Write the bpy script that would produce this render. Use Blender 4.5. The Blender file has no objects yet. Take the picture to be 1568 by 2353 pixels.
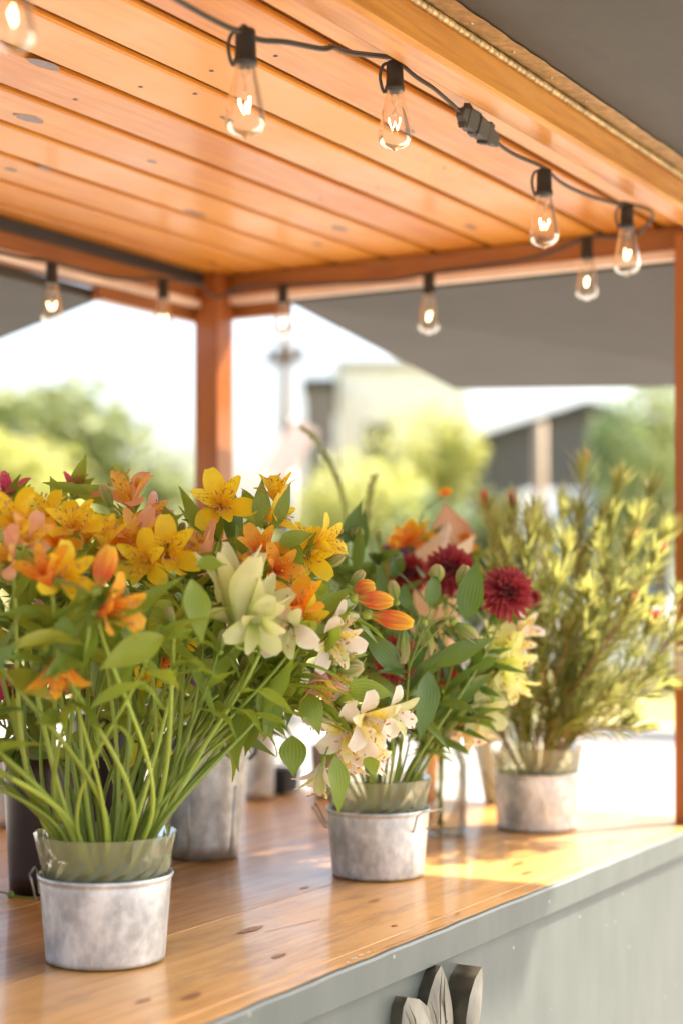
import bpy, math, random
from math import sin, cos, pi, radians, sqrt
from mathutils import Vector, Matrix
V = Vector
random.seed(7)
S = bpy.context.scene
COL = S.collection

# ---------------------------------------------------------------- camera
CZ = 1.5
F = 3808.0                       # focal length in units where the picture is 1568 wide
cam_d = bpy.data.cameras.new('camera'); cam = bpy.data.objects.new('camera', cam_d); COL.objects.link(cam)
cam.location = (0, 0, CZ); cam.rotation_euler = (radians(90), 0, radians(-60))
cam_d.sensor_fit = 'HORIZONTAL'; cam_d.sensor_width = 24.0; cam_d.lens = 24.0*F/1568
cam_d.shift_y = 164/1568; cam_d.clip_end = 3000
cam_d.dof.use_dof = True; cam_d.dof.focus_distance = 2.16; cam_d.dof.aperture_fstop = 2.2
S.camera = cam
# ---------------------------------------------------------------- light
SUN = V((.72, -.45, 1.0)).normalized()
w = bpy.data.worlds.new('World'); S.world = w; w.use_nodes = True
nt = w.node_tree; sky = nt.nodes.new('ShaderNodeTexSky'); sky.sky_type = 'NISHITA'; sky.sun_disc = False
sky.sun_elevation = math.asin(SUN.z); sky.sun_rotation = math.atan2(SUN.x, SUN.y)
sky.air_density = 1.0; sky.dust_density = 5.0; sky.ozone_density = .6
nt.links.new(sky.outputs[0], nt.nodes['Background'].inputs[0]); nt.nodes['Background'].inputs[1].default_value = .15
sl = bpy.data.lights.new('sun', 'SUN'); so = bpy.data.objects.new('sun', sl); COL.objects.link(so)
sl.energy = 4.6; sl.angle = radians(1.2); sl.color = (1, .89, .76)
so.rotation_euler = SUN.to_track_quat('Z', 'Y').to_euler()
S.view_settings.view_transform = 'Standard'; S.view_settings.look = 'None'
S.view_settings.exposure = 1.7; S.view_settings.gamma = 1
S.cycles.max_bounces = 10; S.cycles.diffuse_bounces = 5; S.cycles.transparent_max_bounces = 24
S.cycles.caustics_reflective = False; S.cycles.caustics_refractive = False
S.cycles.use_denoising = True; S.cycles.sample_clamp_indirect = 6

FW = V((cos(radians(30)), sin(radians(30)), 0)); RT = V((.5, -cos(radians(30)), 0)); UP = V((0, 0, 1))
def W(px, py, d):
    return V((0, 0, CZ)) + FW*d + RT*((px-784)/F*d) + UP*((1340-py)/F*d)
def cdir(r, u, t):               # right, up, towards the viewer
    return (RT*r + UP*u - FW*t).normalized()

# ---------------------------------------------------------------- mesh helpers
class MB:
    def __init__(s): s.v = []; s.f = []; s.uv = []; s.rnd = []; s.mi = []; s.cur = 0; s.r = 0.0
    def vert(s, p, u=0.0, v=0.0): s.v.append((p[0], p[1], p[2])); s.uv.append((u, v)); s.rnd.append(s.r); return len(s.v)-1
    def face(s, *i): s.f.append(i); s.mi.append(s.cur)
    def grid(s, rows, close=False):            # rows: list of lists of (p,u,v)
        ix = [[s.vert(*q) for q in r] for r in rows]
        for a, b in zip(ix, ix[1:]):
            n = len(a)
            for k in range(n if close else n-1):
                s.face(a[k], a[(k+1) % n], b[(k+1) % n], b[k])
        return ix
    def tube(s, pts, rad, n=7, cap=True):
        pts = [V(p) for p in pts]; m = len(pts)
        if not isinstance(rad, (list, tuple)): rad = [rad]*m
        t0 = (pts[1]-pts[0]).normalized()
        nrm = t0.orthogonal().normalized(); rows = []
        for i, p in enumerate(pts):
            t = (pts[min(i+1, m-1)]-pts[max(i-1, 0)])
            t = t.normalized() if t.length > 1e-9 else t0
            nrm = (nrm - t*nrm.dot(t)); nrm = nrm.normalized() if nrm.length > 1e-6 else t.orthogonal().normalized()
            bn = t.cross(nrm)
            rows.append([(p + (nrm*cos(2*pi*k/n) + bn*sin(2*pi*k/n))*rad[i], i/(m-1), k/n) for k in range(n)])
        ix = s.grid(rows, True)
        if cap: s.face(*ix[0][::-1]); s.face(*ix[-1])
    def lathe(s, prof, c=(0, 0, 0), n=40, a0=0):
        c = V(c); rows = [[(c + V((r*cos(a0+2*pi*k/n), r*sin(a0+2*pi*k/n), z)), k/n, i/max(1, len(prof)-1)) for k in range(n)] for i, (r, z) in enumerate(prof)]
        return s.grid(rows, True)
    def box(s, a, b):
        x0, y0, z0 = a; x1, y1, z1 = b
        i = [s.vert(p) for p in ((x0,y0,z0),(x1,y0,z0),(x1,y1,z0),(x0,y1,z0),(x0,y0,z1),(x1,y0,z1),(x1,y1,z1),(x0,y1,z1))]
        for q in ((3,2,1,0),(4,5,6,7),(0,1,5,4),(1,2,6,5),(2,3,7,6),(3,0,4,7)): s.face(*[i[k] for k in q])
    def hexa(s, p):
        i = [s.vert(q) for q in p]
        for q in ((3,2,1,0),(4,5,6,7),(0,1,5,4),(1,2,6,5),(2,3,7,6),(3,0,4,7)): s.face(*[i[k] for k in q])
    def build(s, name, mats, parent=None, smooth=True, bevel=0):
        me = bpy.data.meshes.new(name); me.from_pydata(s.v, [], s.f)
        uvl = me.uv_layers.new(name='uv')
        li = [0]*len(me.loops); me.loops.foreach_get('vertex_index', li)
        uvl.data.foreach_set('uv', [c for i in li for c in s.uv[i]])
        at = me.attributes.new('rnd', 'FLOAT', 'POINT'); at.data.foreach_set('value', s.rnd)
        if not isinstance(mats, (list, tuple)): mats = [mats]
        for m in mats: me.materials.append(m)
        me.polygons.foreach_set('material_index', s.mi)
        me.polygons.foreach_set('use_smooth', [smooth]*len(me.polygons))
        me.update()
        o = bpy.data.objects.new(name, me); COL.objects.link(o)
        if parent: o.parent = parent; o.matrix_parent_inverse = Matrix.Translation(parent.location).inverted() if parent.type == 'EMPTY' else Matrix.Identity(4)
        if bevel:
            m = o.modifiers.new('bevel', 'BEVEL'); m.width = bevel; m.segments = 2; m.limit_method = 'ANGLE'
        return o
def empty(name, loc=(0, 0, 0)):
    o = bpy.data.objects.new(name, None); COL.objects.link(o); o.location = loc; o.empty_display_size = .05; return o
def tag(o, label=None, cat=None, group=None, kind=None):
    if label: o['label'] = label
    if cat: o['category'] = cat
    if group: o['group'] = group
    if kind: o['kind'] = kind
    return o

# ---------------------------------------------------------------- material helpers
class N:
    def __init__(s, name):
        s.m = bpy.data.materials.new(name); s.m.use_nodes = True; s.t = s.m.node_tree
        s.t.nodes.clear(); s.out = s.n('OutputMaterial')
    def n(s, typ, **kw):
        nd = s.t.nodes.new('ShaderNode'+typ)
        for k, v in kw.items():
            if k.startswith('i_'): s.set(nd.inputs[k[2:].replace('_', ' ')], v)
            else: setattr(nd, k, v)
        return nd
    def set(s, inp, v):
        if hasattr(v, 'is_output'): s.t.links.new(v, inp)
        elif isinstance(v, (tuple, list)) and len(v) == 3 and inp.type == 'RGBA': inp.default_value = (*v, 1)
        else: inp.default_value = v
    def math(s, op, a, b=0.0, c=0.0, clamp=False):
        nd = s.n('Math', operation=op, use_clamp=clamp); s.set(nd.inputs[0], a); s.set(nd.inputs[1], b); s.set(nd.inputs[2], c); return nd.outputs[0]
    def mix(s, f, a, b, mode='MIX'):
        nd = s.n('Mix', data_type='RGBA', blend_type=mode); s.set(nd.inputs[0], f); s.set(nd.inputs[6], a); s.set(nd.inputs[7], b); return nd.outputs[2]
    def ramp(s, f, *st):
        nd = s.n('ValToRGB'); s.set(nd.inputs[0], f); e = nd.color_ramp.elements
        while len(e) < len(st): e.new(.5)
        for k, (p, c) in enumerate(st): e[k].position = p; e[k].color = (*c, 1) if isinstance(c, tuple) else (c, c, c, 1)
        return nd.outputs[0]
    def coord(s, kind='Object', scale=(1, 1, 1), loc=(0, 0, 0)):
        tc = s.n('TexCoord'); mp = s.n('Mapping'); s.t.links.new(tc.outputs[kind], mp.inputs[0]); mp.inputs['Scale'].default_value = scale; mp.inputs['Location'].default_value = loc
        return mp.outputs[0]
    def noise(s, vec, scale=5, detail=4, rough=.55, dist=0):
        nd = s.n('TexNoise', i_Scale=scale, i_Detail=detail, i_Roughness=rough, i_Distortion=dist); s.t.links.new(vec, nd.inputs['Vector']); return nd.outputs[0]
    def pr(s, **kw):
        nd = s.n('BsdfPrincipled')
        for k, v in kw.items(): s.set(nd.inputs[k.replace('_', ' ')], v)
        return nd
    def done(s, sh): s.t.links.new(sh.outputs[0] if hasattr(sh, 'outputs') else sh, s.out.inputs[0]); return s.m
    def bump(s, h, st=.2, dist=.01):
        nd = s.n('Bump', i_Strength=st, i_Distance=dist); s.set(nd.inputs['Height'], h); return nd.outputs[0]
    def attr(s, n): return s.n('Attribute', attribute_name=n).outputs['Fac']
    def uv(s):
        x = s.n('SeparateXYZ'); s.t.links.new(s.n('TexCoord').outputs['UV'], x.inputs[0]); return x.outputs[0], x.outputs[1]
    def mixsh(s, f, a, b):
        nd = s.n('MixShader'); s.set(nd.inputs[0], f)
        s.t.links.new(a.outputs[0], nd.inputs[1]); s.t.links.new(b.outputs[0], nd.inputs[2]); return nd

def simple(name, col, rough=.6, metal=0, var=.15, vs=8, bump=0, **kw):
    n = N(name); c = n.noise(n.coord(), vs, 5)
    a = tuple(x*(1-var) for x in col); b = tuple(min(1, x*(1+var)) for x in col)
    d = dict(Base_Color=n.ramp(c, (.3, a), (.7, b)), Roughness=rough, Metallic=metal, **kw)
    if bump: d['Normal'] = n.bump(n.noise(n.coord(), vs*6, 4), bump, .004)
    return n.done(n.pr(**d))

def wood(name, axis, light, dark, rough=.3, coat=.3, pitch=0, pax=1, knots=True, vr=.2, gs=1.0, wear=0, poff=0.0):
    n = N(name)
    st = [14, 14, 14]; st[axis] = .9
    co = n.coord('Object', tuple(st))
    base = n.coord('Object')
    if pitch:                                   # every board with its own offset of grain and tint
        sp = n.n('SeparateXYZ'); n.t.links.new(base, sp.inputs[0])
        bid = n.math('FLOOR', n.math('DIVIDE', n.math('SUBTRACT', sp.outputs[pax], poff), pitch))
        wn = n.n('TexWhiteNoise', noise_dimensions='1D'); n.t.links.new(bid, wn.inputs['W']); rnd = wn.outputs[0]
        cmb = n.n('CombineXYZ'); n.t.links.new(n.math('MULTIPLY', rnd, 37.0), cmb.inputs[axis]); n.t.links.new(n.math('MULTIPLY', rnd, 9.0), cmb.inputs[2])
        va = n.n('VectorMath', operation='ADD'); n.t.links.new(co, va.inputs[0]); n.t.links.new(cmb.outputs[0], va.inputs[1]); co = va.outputs[0]
        vb = n.n('VectorMath', operation='ADD'); n.t.links.new(base, vb.inputs[0]); n.t.links.new(cmb.outputs[0], vb.inputs[1]); kb = vb.outputs[0]
    else: rnd = .5; kb = base
    g1 = n.noise(co, 1.1*gs, 6, .6, .6); g2 = n.noise(co, 9*gs, 4, .6, .2); g3 = n.noise(base, 1.7, 3)
    rings = n.math('SINE', n.math('MULTIPLY', g1, 38.0))
    rings = n.math('MULTIPLY_ADD', rings, .12, .5)
    f = n.math('ADD', n.math('MULTIPLY', rings, .55), n.math('MULTIPLY', g2, .45))
    f = n.math('ADD', f, n.math('MULTIPLY', n.math('SUBTRACT', g3, .5), .5))
    f = n.math('ADD', f, n.math('MULTIPLY', n.math('SUBTRACT', rnd, .5), vr))
    c = n.ramp(f, (.28, dark), (.62, light))
    if knots:
        vm = n.n('VectorMath', operation='MULTIPLY'); n.t.links.new(kb, vm.inputs[0]); sc = [7.5, 7.5, 7.5]; sc[axis] = 2.7; vm.inputs[1].default_value = sc
        vo = n.n('TexVoronoi', i_Scale=1.0, i_Randomness=1.0); n.t.links.new(vm.outputs[0], vo.inputs['Vector'])
        dst = n.math('ADD', vo.outputs['Distance'], n.math('MULTIPLY', n.math('SUBTRACT', g2, .5), .06))
        xs = n.n('SeparateColor'); n.t.links.new(vo.outputs['Color'], xs.inputs[0])
        size = n.math('MULTIPLY', n.math('SUBTRACT', xs.outputs[0], .45), .16, clamp=True)
        k = n.math('SMOOTH_MIN', n.math('MULTIPLY', n.math('SUBTRACT', size, dst), 40.0), 1.0, .1); k = n.math('MAXIMUM', k, 0.0)
        c = n.mix(n.math('MULTIPLY', k, .75), c, tuple(x*.28+.015 for x in dark))
    if wear:
        wv = n.noise(n.coord('Object', (3, 9, 9)), 2.2, 6, .65)
        c = n.mix(n.ramp(wv, (.5, 0.0), (.75, wear)), c, tuple(x*.45 for x in dark))
    hb = n.noise(base, 4, 3)
    p = n.pr(Base_Color=c, Roughness=n.ramp(hb, (.3, rough*.8), (.7, min(1, rough*1.3))), Coat_Weight=coat, Coat_Roughness=.12, Normal=n.bump(f, .15, .002))
    return n.done(p)

M = {}
M['ceil'] = wood('varnished_pine_boards', 0, (.80, .33, .036), (.62, .20, .012), .38, .14, .1205, 1, vr=.3, poff=.938)
M['groove'] = wood('groove_wood', 0, (.26, .09, .014), (.16, .05, .008), .45, .1, knots=False)
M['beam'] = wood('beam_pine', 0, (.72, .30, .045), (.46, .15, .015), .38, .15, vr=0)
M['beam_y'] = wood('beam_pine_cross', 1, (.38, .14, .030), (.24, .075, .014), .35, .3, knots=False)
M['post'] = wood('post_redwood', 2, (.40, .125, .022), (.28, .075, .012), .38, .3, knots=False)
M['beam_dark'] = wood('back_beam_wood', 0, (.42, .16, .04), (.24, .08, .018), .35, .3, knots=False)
M['trim'] = simple('pale_pine_trim', (.86, .66, .5), .4)
M['counter'] = wood('counter_wood', 0, (.74, .38, .105), (.42, .18, .032), .42, .35, .285, 1, vr=.3, gs=.8, wear=.6, poff=.11)

n = N('sage_grey_paint'); nz = n.noise(n.coord('Object', (6, 6, 2)), 3, 6); fine = n.noise(n.coord('Object', (60, 60, 200)), 1, 4)
sp = n.n('TexVoronoi', i_Scale=22.0); n.t.links.new(n.coord(), sp.inputs['Vector'])
c = n.ramp(nz, (.3, (.078, .092, .080)), (.7, (.105, .120, .104)))
c = n.mix(n.math('MULTIPLY', n.math('LESS_THAN', sp.outputs['Distance'], .055), .7), c, (.4, .38, .32))
M['paint'] = n.done(n.pr(Base_Color=c, Roughness=.42, Normal=n.bump(fine, .12, .001)))
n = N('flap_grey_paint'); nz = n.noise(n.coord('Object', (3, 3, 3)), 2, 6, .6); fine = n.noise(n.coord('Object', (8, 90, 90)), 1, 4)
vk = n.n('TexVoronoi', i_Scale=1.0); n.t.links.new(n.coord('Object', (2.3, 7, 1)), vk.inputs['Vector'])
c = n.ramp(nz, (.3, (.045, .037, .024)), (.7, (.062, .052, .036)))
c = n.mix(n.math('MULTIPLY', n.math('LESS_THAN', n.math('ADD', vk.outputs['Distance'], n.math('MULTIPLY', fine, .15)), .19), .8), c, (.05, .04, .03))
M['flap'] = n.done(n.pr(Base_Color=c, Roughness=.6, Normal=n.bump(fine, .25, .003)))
n = N('galvanised_steel'); co = n.coord('Object', (1, 1, .7))
vo = n.n('TexVoronoi', i_Scale=120.0); n.t.links.new(co, vo.inputs['Vector']); g = n.noise(co, 24, 5, .62)
xs = n.n('SeparateColor'); n.t.links.new(vo.outputs['Color'], xs.inputs[0])
g2 = n.noise(co, 60, 3, .6); f = n.math('ADD', n.math('ADD', n.math('MULTIPLY', xs.outputs[0], .07), n.math('MULTIPLY', g2, .22)), n.math('MULTIPLY', g, .75))
M['galv'] = n.done(n.pr(Base_Color=n.ramp(f, (.40, (.46, .485, .49)), (.53, (.66, .69, .69)), (.64, (.88, .91, .90))), Metallic=.55, Roughness=n.ramp(f, (.3, .38), (.8, .55)), Normal=n.bump(g, .12, .002)))
M['wire'] = simple('wire_steel', (.32, .31, .27), .35, .9)
M['brass'] = simple('old_brass', (.55, .40, .20), .35, .8, .35, 60, .2)
M['darkmetal'] = simple('dark_rubber_strip', (.03, .026, .022), .5)
M['black'] = simple('black_socket_plastic', (.022, .019, .016), .42)
M['cable'] = simple('cable_rubber', (.055, .048, .038), .5)
M['vase'] = simple('dark_brown_vase', (.030, .018, .014), .3, .2)

n = N('clear_bulb_glass'); fr = n.n('Fresnel', i_IOR=1.38); tr = n.n('BsdfTransparent', i_Color=(.97, .93, .88)); gl = n.n('BsdfGlossy', i_Roughness=.03, i_Color=(1, .97, .92))
M['glass'] = n.done(n.mixsh(n.math('MULTIPLY', fr.outputs[0], .6, clamp=True), n.mixsh(.05, tr, n.n('BsdfDiffuse', i_Color=(.9, .85, .8))), gl))
n = N('liner_plastic'); fr = n.n('Fresnel', i_IOR=1.5); tr = n.n('BsdfTransparent', i_Color=(.93, .92, .74)); gl = n.n('BsdfGlossy', i_Roughness=.08)
df = n.pr(Base_Color=(.74, .72, .46), Roughness=.25); tl = n.n('BsdfTranslucent', i_Color=(.78, .76, .5))
dt = n.mixsh(.5, df, tl); a = n.mixsh(.38, tr, dt)
M['liner'] = n.done(n.mixsh(n.math('MULTIPLY', fr.outputs[0], .9, clamp=True), a, gl))
n = N('jar_glass'); fr = n.n('Fresnel', i_IOR=1.45); tr = n.n('BsdfTransparent', i_Color=(.97, .98, .96)); gl = n.n('BsdfGlossy', i_Roughness=.03)
M['jar'] = n.done(n.mixsh(n.math('MULTIPLY', fr.outputs[0], .7, clamp=True), tr, gl))
n = N('water'); tr = n.n('BsdfTransparent', i_Color=(.82, .86, .7)); gl = n.n('BsdfGlossy', i_Roughness=.02); M['water'] = n.done(n.mixsh(.12, tr, gl))
n = N('filament_glow'); M['fil'] = n.done(n.n('Emission', i_Color=(1, .60, .26), i_Strength=10.0))
M['stem'] = None
def leafmat(name, a, b, trans=(.3, .45, .05), tf=.3, vein=.12, old=True):
    n = N(name); u, v = n.uv(); r = n.attr('rnd'); nz = n.noise(n.coord('Object'), 25, 3)
    f = n.math('ADD', n.math('MULTIPLY', r, .8), n.math('MULTIPLY', nz, .2))
    c = n.ramp(f, (.1, a), (.78, b), (.93, (min(1, b[0]*1.9), b[1]*1.25, b[2]) if old else b))
    st = n.math('MULTIPLY', n.math('SINE', n.math('MULTIPLY', v, 44.0)), vein)
    c = n.mix(n.math('ADD', st, vein, clamp=True), c, tuple(min(1, x*1.9) for x in b))
    p = n.pr(Base_Color=c, Roughness=.42, Normal=n.bump(st, .6, .001)); t = n.n('BsdfTranslucent'); n.set(t.inputs[0], n.mix(.5, trans, c))
    return n.done(n.mixsh(tf, p, t))
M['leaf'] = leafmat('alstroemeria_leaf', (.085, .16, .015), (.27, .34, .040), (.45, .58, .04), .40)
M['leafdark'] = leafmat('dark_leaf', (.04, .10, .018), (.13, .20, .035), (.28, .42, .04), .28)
M['needle'] = leafmat('needle_leaf', (.10, .13, .03), (.40, .38, .12), (.58, .62, .16), .5, .04, False)
M['stalk'] = leafmat('green_stalk', (.17, .24, .03), (.46, .56, .08), (.5, .6, .08), .2, .05, False)
M['twig'] = leafmat('red_twig', (.30, .13, .06), (.42, .22, .09), (.5, .3, .1), .1, .05)
def petal(name, base, mid, tip, streak=None, tf=.38, edge=None):
    n = N(name); u, v = n.uv(); r = n.attr('rnd')
    c = n.ramp(u, (.0, base), (.42, mid), (1.0, tip))
    if edge is not None: c = n.mix(n.ramp(n.math('ABSOLUTE', n.math('SUBTRACT', v, .5)), (.22, 1.0), (.5, 0.0)), c, edge)
    nz = n.noise(n.coord('Object'), 60, 3); c = n.mix(n.math('MULTIPLY', n.math('SUBTRACT', nz, .4), .8, clamp=True), c, tuple(x*.72 for x in mid))
    if streak:                                   # dashes run along the inner petals (rnd > .5)
        cb = n.n('CombineXYZ'); n.set(cb.inputs[0], n.math('MULTIPLY', u, 5.5)); n.set(cb.inputs[1], n.math('MULTIPLY', v, 15.0)); n.set(cb.inputs[2], n.math('MULTIPLY', r, 19.0))
        vz = n.n('TexVoronoi', i_Scale=1.0, i_Randomness=.75); n.t.links.new(cb.outputs[0], vz.inputs['Vector'])
        k = n.math('LESS_THAN', vz.outputs['Distance'], .24)
        win = n.math('MULTIPLY', n.math('GREATER_THAN', u, .22), n.math('LESS_THAN', u, .84))
        k = n.math('MULTIPLY', n.math('MULTIPLY', k, win), n.math('GREATER_THAN', r, .5))
        c = n.mix(n.math('MULTIPLY', k, .9), c, streak)
    lines = n.math('SINE', n.math('MULTIPLY', v, 60.0))
    p = n.pr(Base_Color=c, Roughness=.5, Sheen_Weight=.15, Normal=n.bump(lines, .3, .0004)); t = n.n('BsdfTranslucent'); n.set(t.inputs[0], c)
    return n.done(n.mixsh(tf, p, t))
M['gold'] = petal('gold_petal', (.85, .38, .02), (.94, .60, .005), (.95, .72, .012), (.12, .012, .004))
M['orange'] = petal('orange_petal', (.80, .10, .02), (.92, .30, .008), (.94, .50, .012), (.35, .03, .01))
M['peach'] = petal('peach_petal', (.72, .28, .10), (.88, .42, .20), (.92, .52, .30), (.4, .06, .02), edge=(.9, .48, .26))
M['peachin'] = petal('yellow_inner_petal', (.9, .55, .1), (.94, .62, .03), (.92, .5, .15), (.3, .05, .02))
M['cream'] = petal('cream_petal', (.85, .78, .38), (.92, .86, .64), (.94, .90, .78), None, edge=(.90, .76, .60))
M['creamin'] = petal('cream_inner_petal', (.9, .75, .3), (.93, .72, .07), (.93, .86, .6), (.25, .06, .02))
M['pink'] = petal('pink_petal', (.75, .45, .3), (.86, .38, .38), (.90, .58, .52), (.5, .05, .1))
M['magenta'] = petal('magenta_petal', (.6, .06, .14), (.65, .05, .18), (.7, .1, .2), (.2, .01, .03))
M['lime'] = petal('lime_petal', (.34, .42, .06), (.58, .62, .17), (.74, .72, .34), None, .4, edge=(.70, .70, .34))
M['limein'] = petal('lime_inner_petal', (.34, .42, .06), (.66, .68, .22), (.80, .74, .38), None, .4)
M['budor'] = petal('orange_bud_petal', (.46, .50, .06), (.82, .20, .05), (.95, .72, .08), None, .3)
M['budgr'] = petal('green_bud_petal', (.18, .32, .05), (.42, .50, .12), (.72, .6, .32), None, .3)
M['red'] = petal('crimson_petal', (.10, .004, .010), (.34, .012, .02), (.46, .05, .05), None, .25)
M['lemon'] = petal('lemon_petal', (.6, .68, .10), (.86, .86, .20), (.92, .9, .45), None, .5)
M['coral'] = petal('coral_petal', (.7, .3, .12), (.88, .24, .16), (.92, .36, .26), None, .4)
M['purple'] = petal('purple_petal', (.15, .03, .12), (.12, .02, .12), (.25, .1, .3), None, .2)
M['lilac'] = petal('lilac_petal', (.4, .3, .5), (.48, .36, .58), (.6, .5, .7), None, .3)
M['anther'] = simple('anther', (.50, .22, .07), .6)
M['kraft'] = simple('kraft_paper', (.82, .58, .38), .75, var=.08, vs=30, bump=.2)
M['bluepaper'] = simple('pale_blue_tissue', (.55, .68, .75), .6)
M['bark'] = simple('bark', (.17, .12, .08), .9, bump=.4)
M['concrete'] = simple('pale_concrete', (.50, .475, .43), .9, var=.1, vs=.5)
M['plate'] = simple('steel_plate', (.75, .62, .48), .4, .3)

# ================================================================= THE CART
Z0 = 1.05                                       # counter top
cart = tag(empty('flower_cart', (1.6, 1.5, 0)), 'wooden flower cart with orange pine ceiling, grey panels and a varnished counter', 'cart')
def part(mb, name, mat, parent=cart, **kw): return mb.build(name, mat, parent, **kw)
def bx(name, mat, a, b, bevel=.003, parent=cart): m = MB(); m.box(a, b); return m.build(name, mat, parent, smooth=False, bevel=bevel)

# counter: three planks wide boards with a worn front strip
XL, XR, YF, YB = .2, 3.10, .965, 2.14
ct = MB(); 
ys = [YF+.004, 1.000, 1.250, 1.535, 1.820, YB]
for a, b in zip(ys, ys[1:]): ct.box((XL, a+.0006, Z0-.03), (XR, b-.0006, Z0))
ct.cur = 1; rk = random.Random(9)
def onct(px, py, lift=.0009): d = .45*F/(py-1340); q = W(px, py, d); q.z = Z0+lift; return q
for px, py, a_, b_ in ((575, 2137, .030, .008), (640, 2197, .016, .005), (1210, 2006, .020, .005), (1188, 1985, .022, .005), (905, 2128, .006, .003), (440, 2290, .02, .007), (700, 2040, .014, .004), (330, 2300, .012, .005), (1400, 1935, .012, .004), (1050, 2100, .006, .002), (860, 2070, .018, .003)):
    c = onct(px, py); ct.face(*[ct.vert(c+V((cos(t)*a_*rk.uniform(.75, 1.15), sin(t)*b_*rk.uniform(.75, 1.15), 0))) for t in [2*pi*k/22 for k in range(22)]])
for line in (((608, 2142), (650, 2133), (690, 2124), (735, 2113)), ((470, 1990), (500, 2003), (540, 2016)), ((880, 2180), (960, 2150), (1040, 2118))):
    P0 = [onct(*q, .0007) for q in line]
    for a_, b_ in zip(P0, P0[1:]):
        n_ = (b_-a_).cross(V((0, 0, 1))).normalized()*.0007; ct.face(ct.vert(a_-n_), ct.vert(b_-n_), ct.vert(b_+n_), ct.vert(a_+n_))
M['cknot'] = simple('counter_knot', (.33, .125, .03), .4, var=.5, vs=120)
counter = ct.build('counter_top', [M['counter'], M['cknot']], cart, smooth=False, bevel=.0012)
# irregular dent marks and lost varnish at the front lip
chip = MB(); random.seed(3)
for px, py, wd, ht in ((800, 2213, 9, 5), (812, 2204, 14, 5), (828, 2196, 12, 4), (845, 2190, 10, 3), (862, 2186, 7, 3), (1420, 1968, 8, 3), (1432, 1964, 7, 3), (1402, 1975, 5, 2)):
    d = .45*F/(py-1340); c = W(px, py, d); c.z = Z0+.0012
    pts = []
    for k in range(9):
        a = 2*pi*k/9; q = c + V((cos(a)*wd*random.uniform(.6, 1.1), sin(a)*ht*1.6*random.uniform(.6, 1.1), 0))*(d/F); pts.append(chip.vert(q))
    chip.face(*pts)
M['chip'] = simple('bare_wood', (.72, .58, .42), .8, var=.3, vs=200)
chip.build('bare_wood_chips', M['chip'], counter, smooth=False)
# painted edge board, slightly wavy along its top edge
ed = MB(); rows = []; rs = random.Random(5)
nx = 60
prof = [(YF+.004, 0.0), (YF-.0005, -.0012), (YF-.003, -.004), (YF-.003, -.041), (YF, -.043), (YF+.018, -.043)]
wob = [rs.uniform(-.0007, .0007) for _ in range(nx+1)]
for k, (y, z) in enumerate(prof):
    rows.append([((XL+(XR-XL)*i/nx, y+(wob[i] if k < 3 else 0), Z0+z+(wob[i]*.6 if k < 3 else 0)), i/nx, k/5) for i in range(nx+1)])
ed.grid([r[::-1] for r in rows]); ed.build('edge_board', M['paint'], cart, smooth=False)
bx('end_edge_board', M['paint'], (XR, YF-.003, Z0-.043), (XR+.018, YB+.01, Z0-.0012))
bx('front_panel', M['paint'], (XL+.02, YF+.006, .32), (XR-.01, YF+.03, Z0-.040), .001)
bx('end_panel', M['paint'], (XR-.03, YF+.031, .32), (XR-.008, YB-.02, Z0-.040), .001)
bx('back_panel', M['paint'], (XL+.02, YB-.019, .32), (XR-.031, YB-.001, Z0-.040), .001)
bx('cart_floor', M['groove'], (XL+.02, YF+.031, .30), (XR-.03, YB-.02, .318), .001)
def wheel(x, y):
    m = MB(); n = 36
    def ring(r, yy): return [((x+r*cos(2*pi*k/n), yy, .36+r*sin(2*pi*k/n)), 0, 0) for k in range(n)]
    m.grid([ring(.30, y-.03), ring(.355, y-.03), ring(.36, y), ring(.355, y+.03), ring(.30, y+.03), ring(.30, y-.03)], True)
    t = m.build('wheel', M['black'], cart)
    r = MB(); r.grid([ring(.01, y-.02), ring(.06, y-.024), ring(.20, y-.012), ring(.30, y-.024), ring(.30, y+.024), ring(.01, y+.02)], True); r.build('rim', M['wire'], t)
for x in (.9, 2.3):
    for y in (.90, 2.22): wheel(x, y)
# posts
CH = CZ+.682; PT = CH-.0006
for x, y in ((3.0, .967), (3.0, 2.045), (.3, .967), (.3, 2.045)):
    p = bx('post', M['post'], (x, y, Z0+.0005), (x+.064, y+(.046 if y < 1.5 else .06), PT if y > 1.5 else CZ+.657), .003)
    if x > 2 and y < 1.5: front_post = p
# latch plate on the front post
bx('latch_plate', M['plate'], (2.9965, .972, 1.5-.175), (2.9995, 1.008, 1.5-.115), .0005, front_post)
m = MB(); m.tube([(2.9964, .992, 1.5-.13), (2.9935, .992, 1.5-.13)], .003, 10); m.build('screw', M['black'], front_post)
# ceiling: grooved boards under a darker deck

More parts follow.
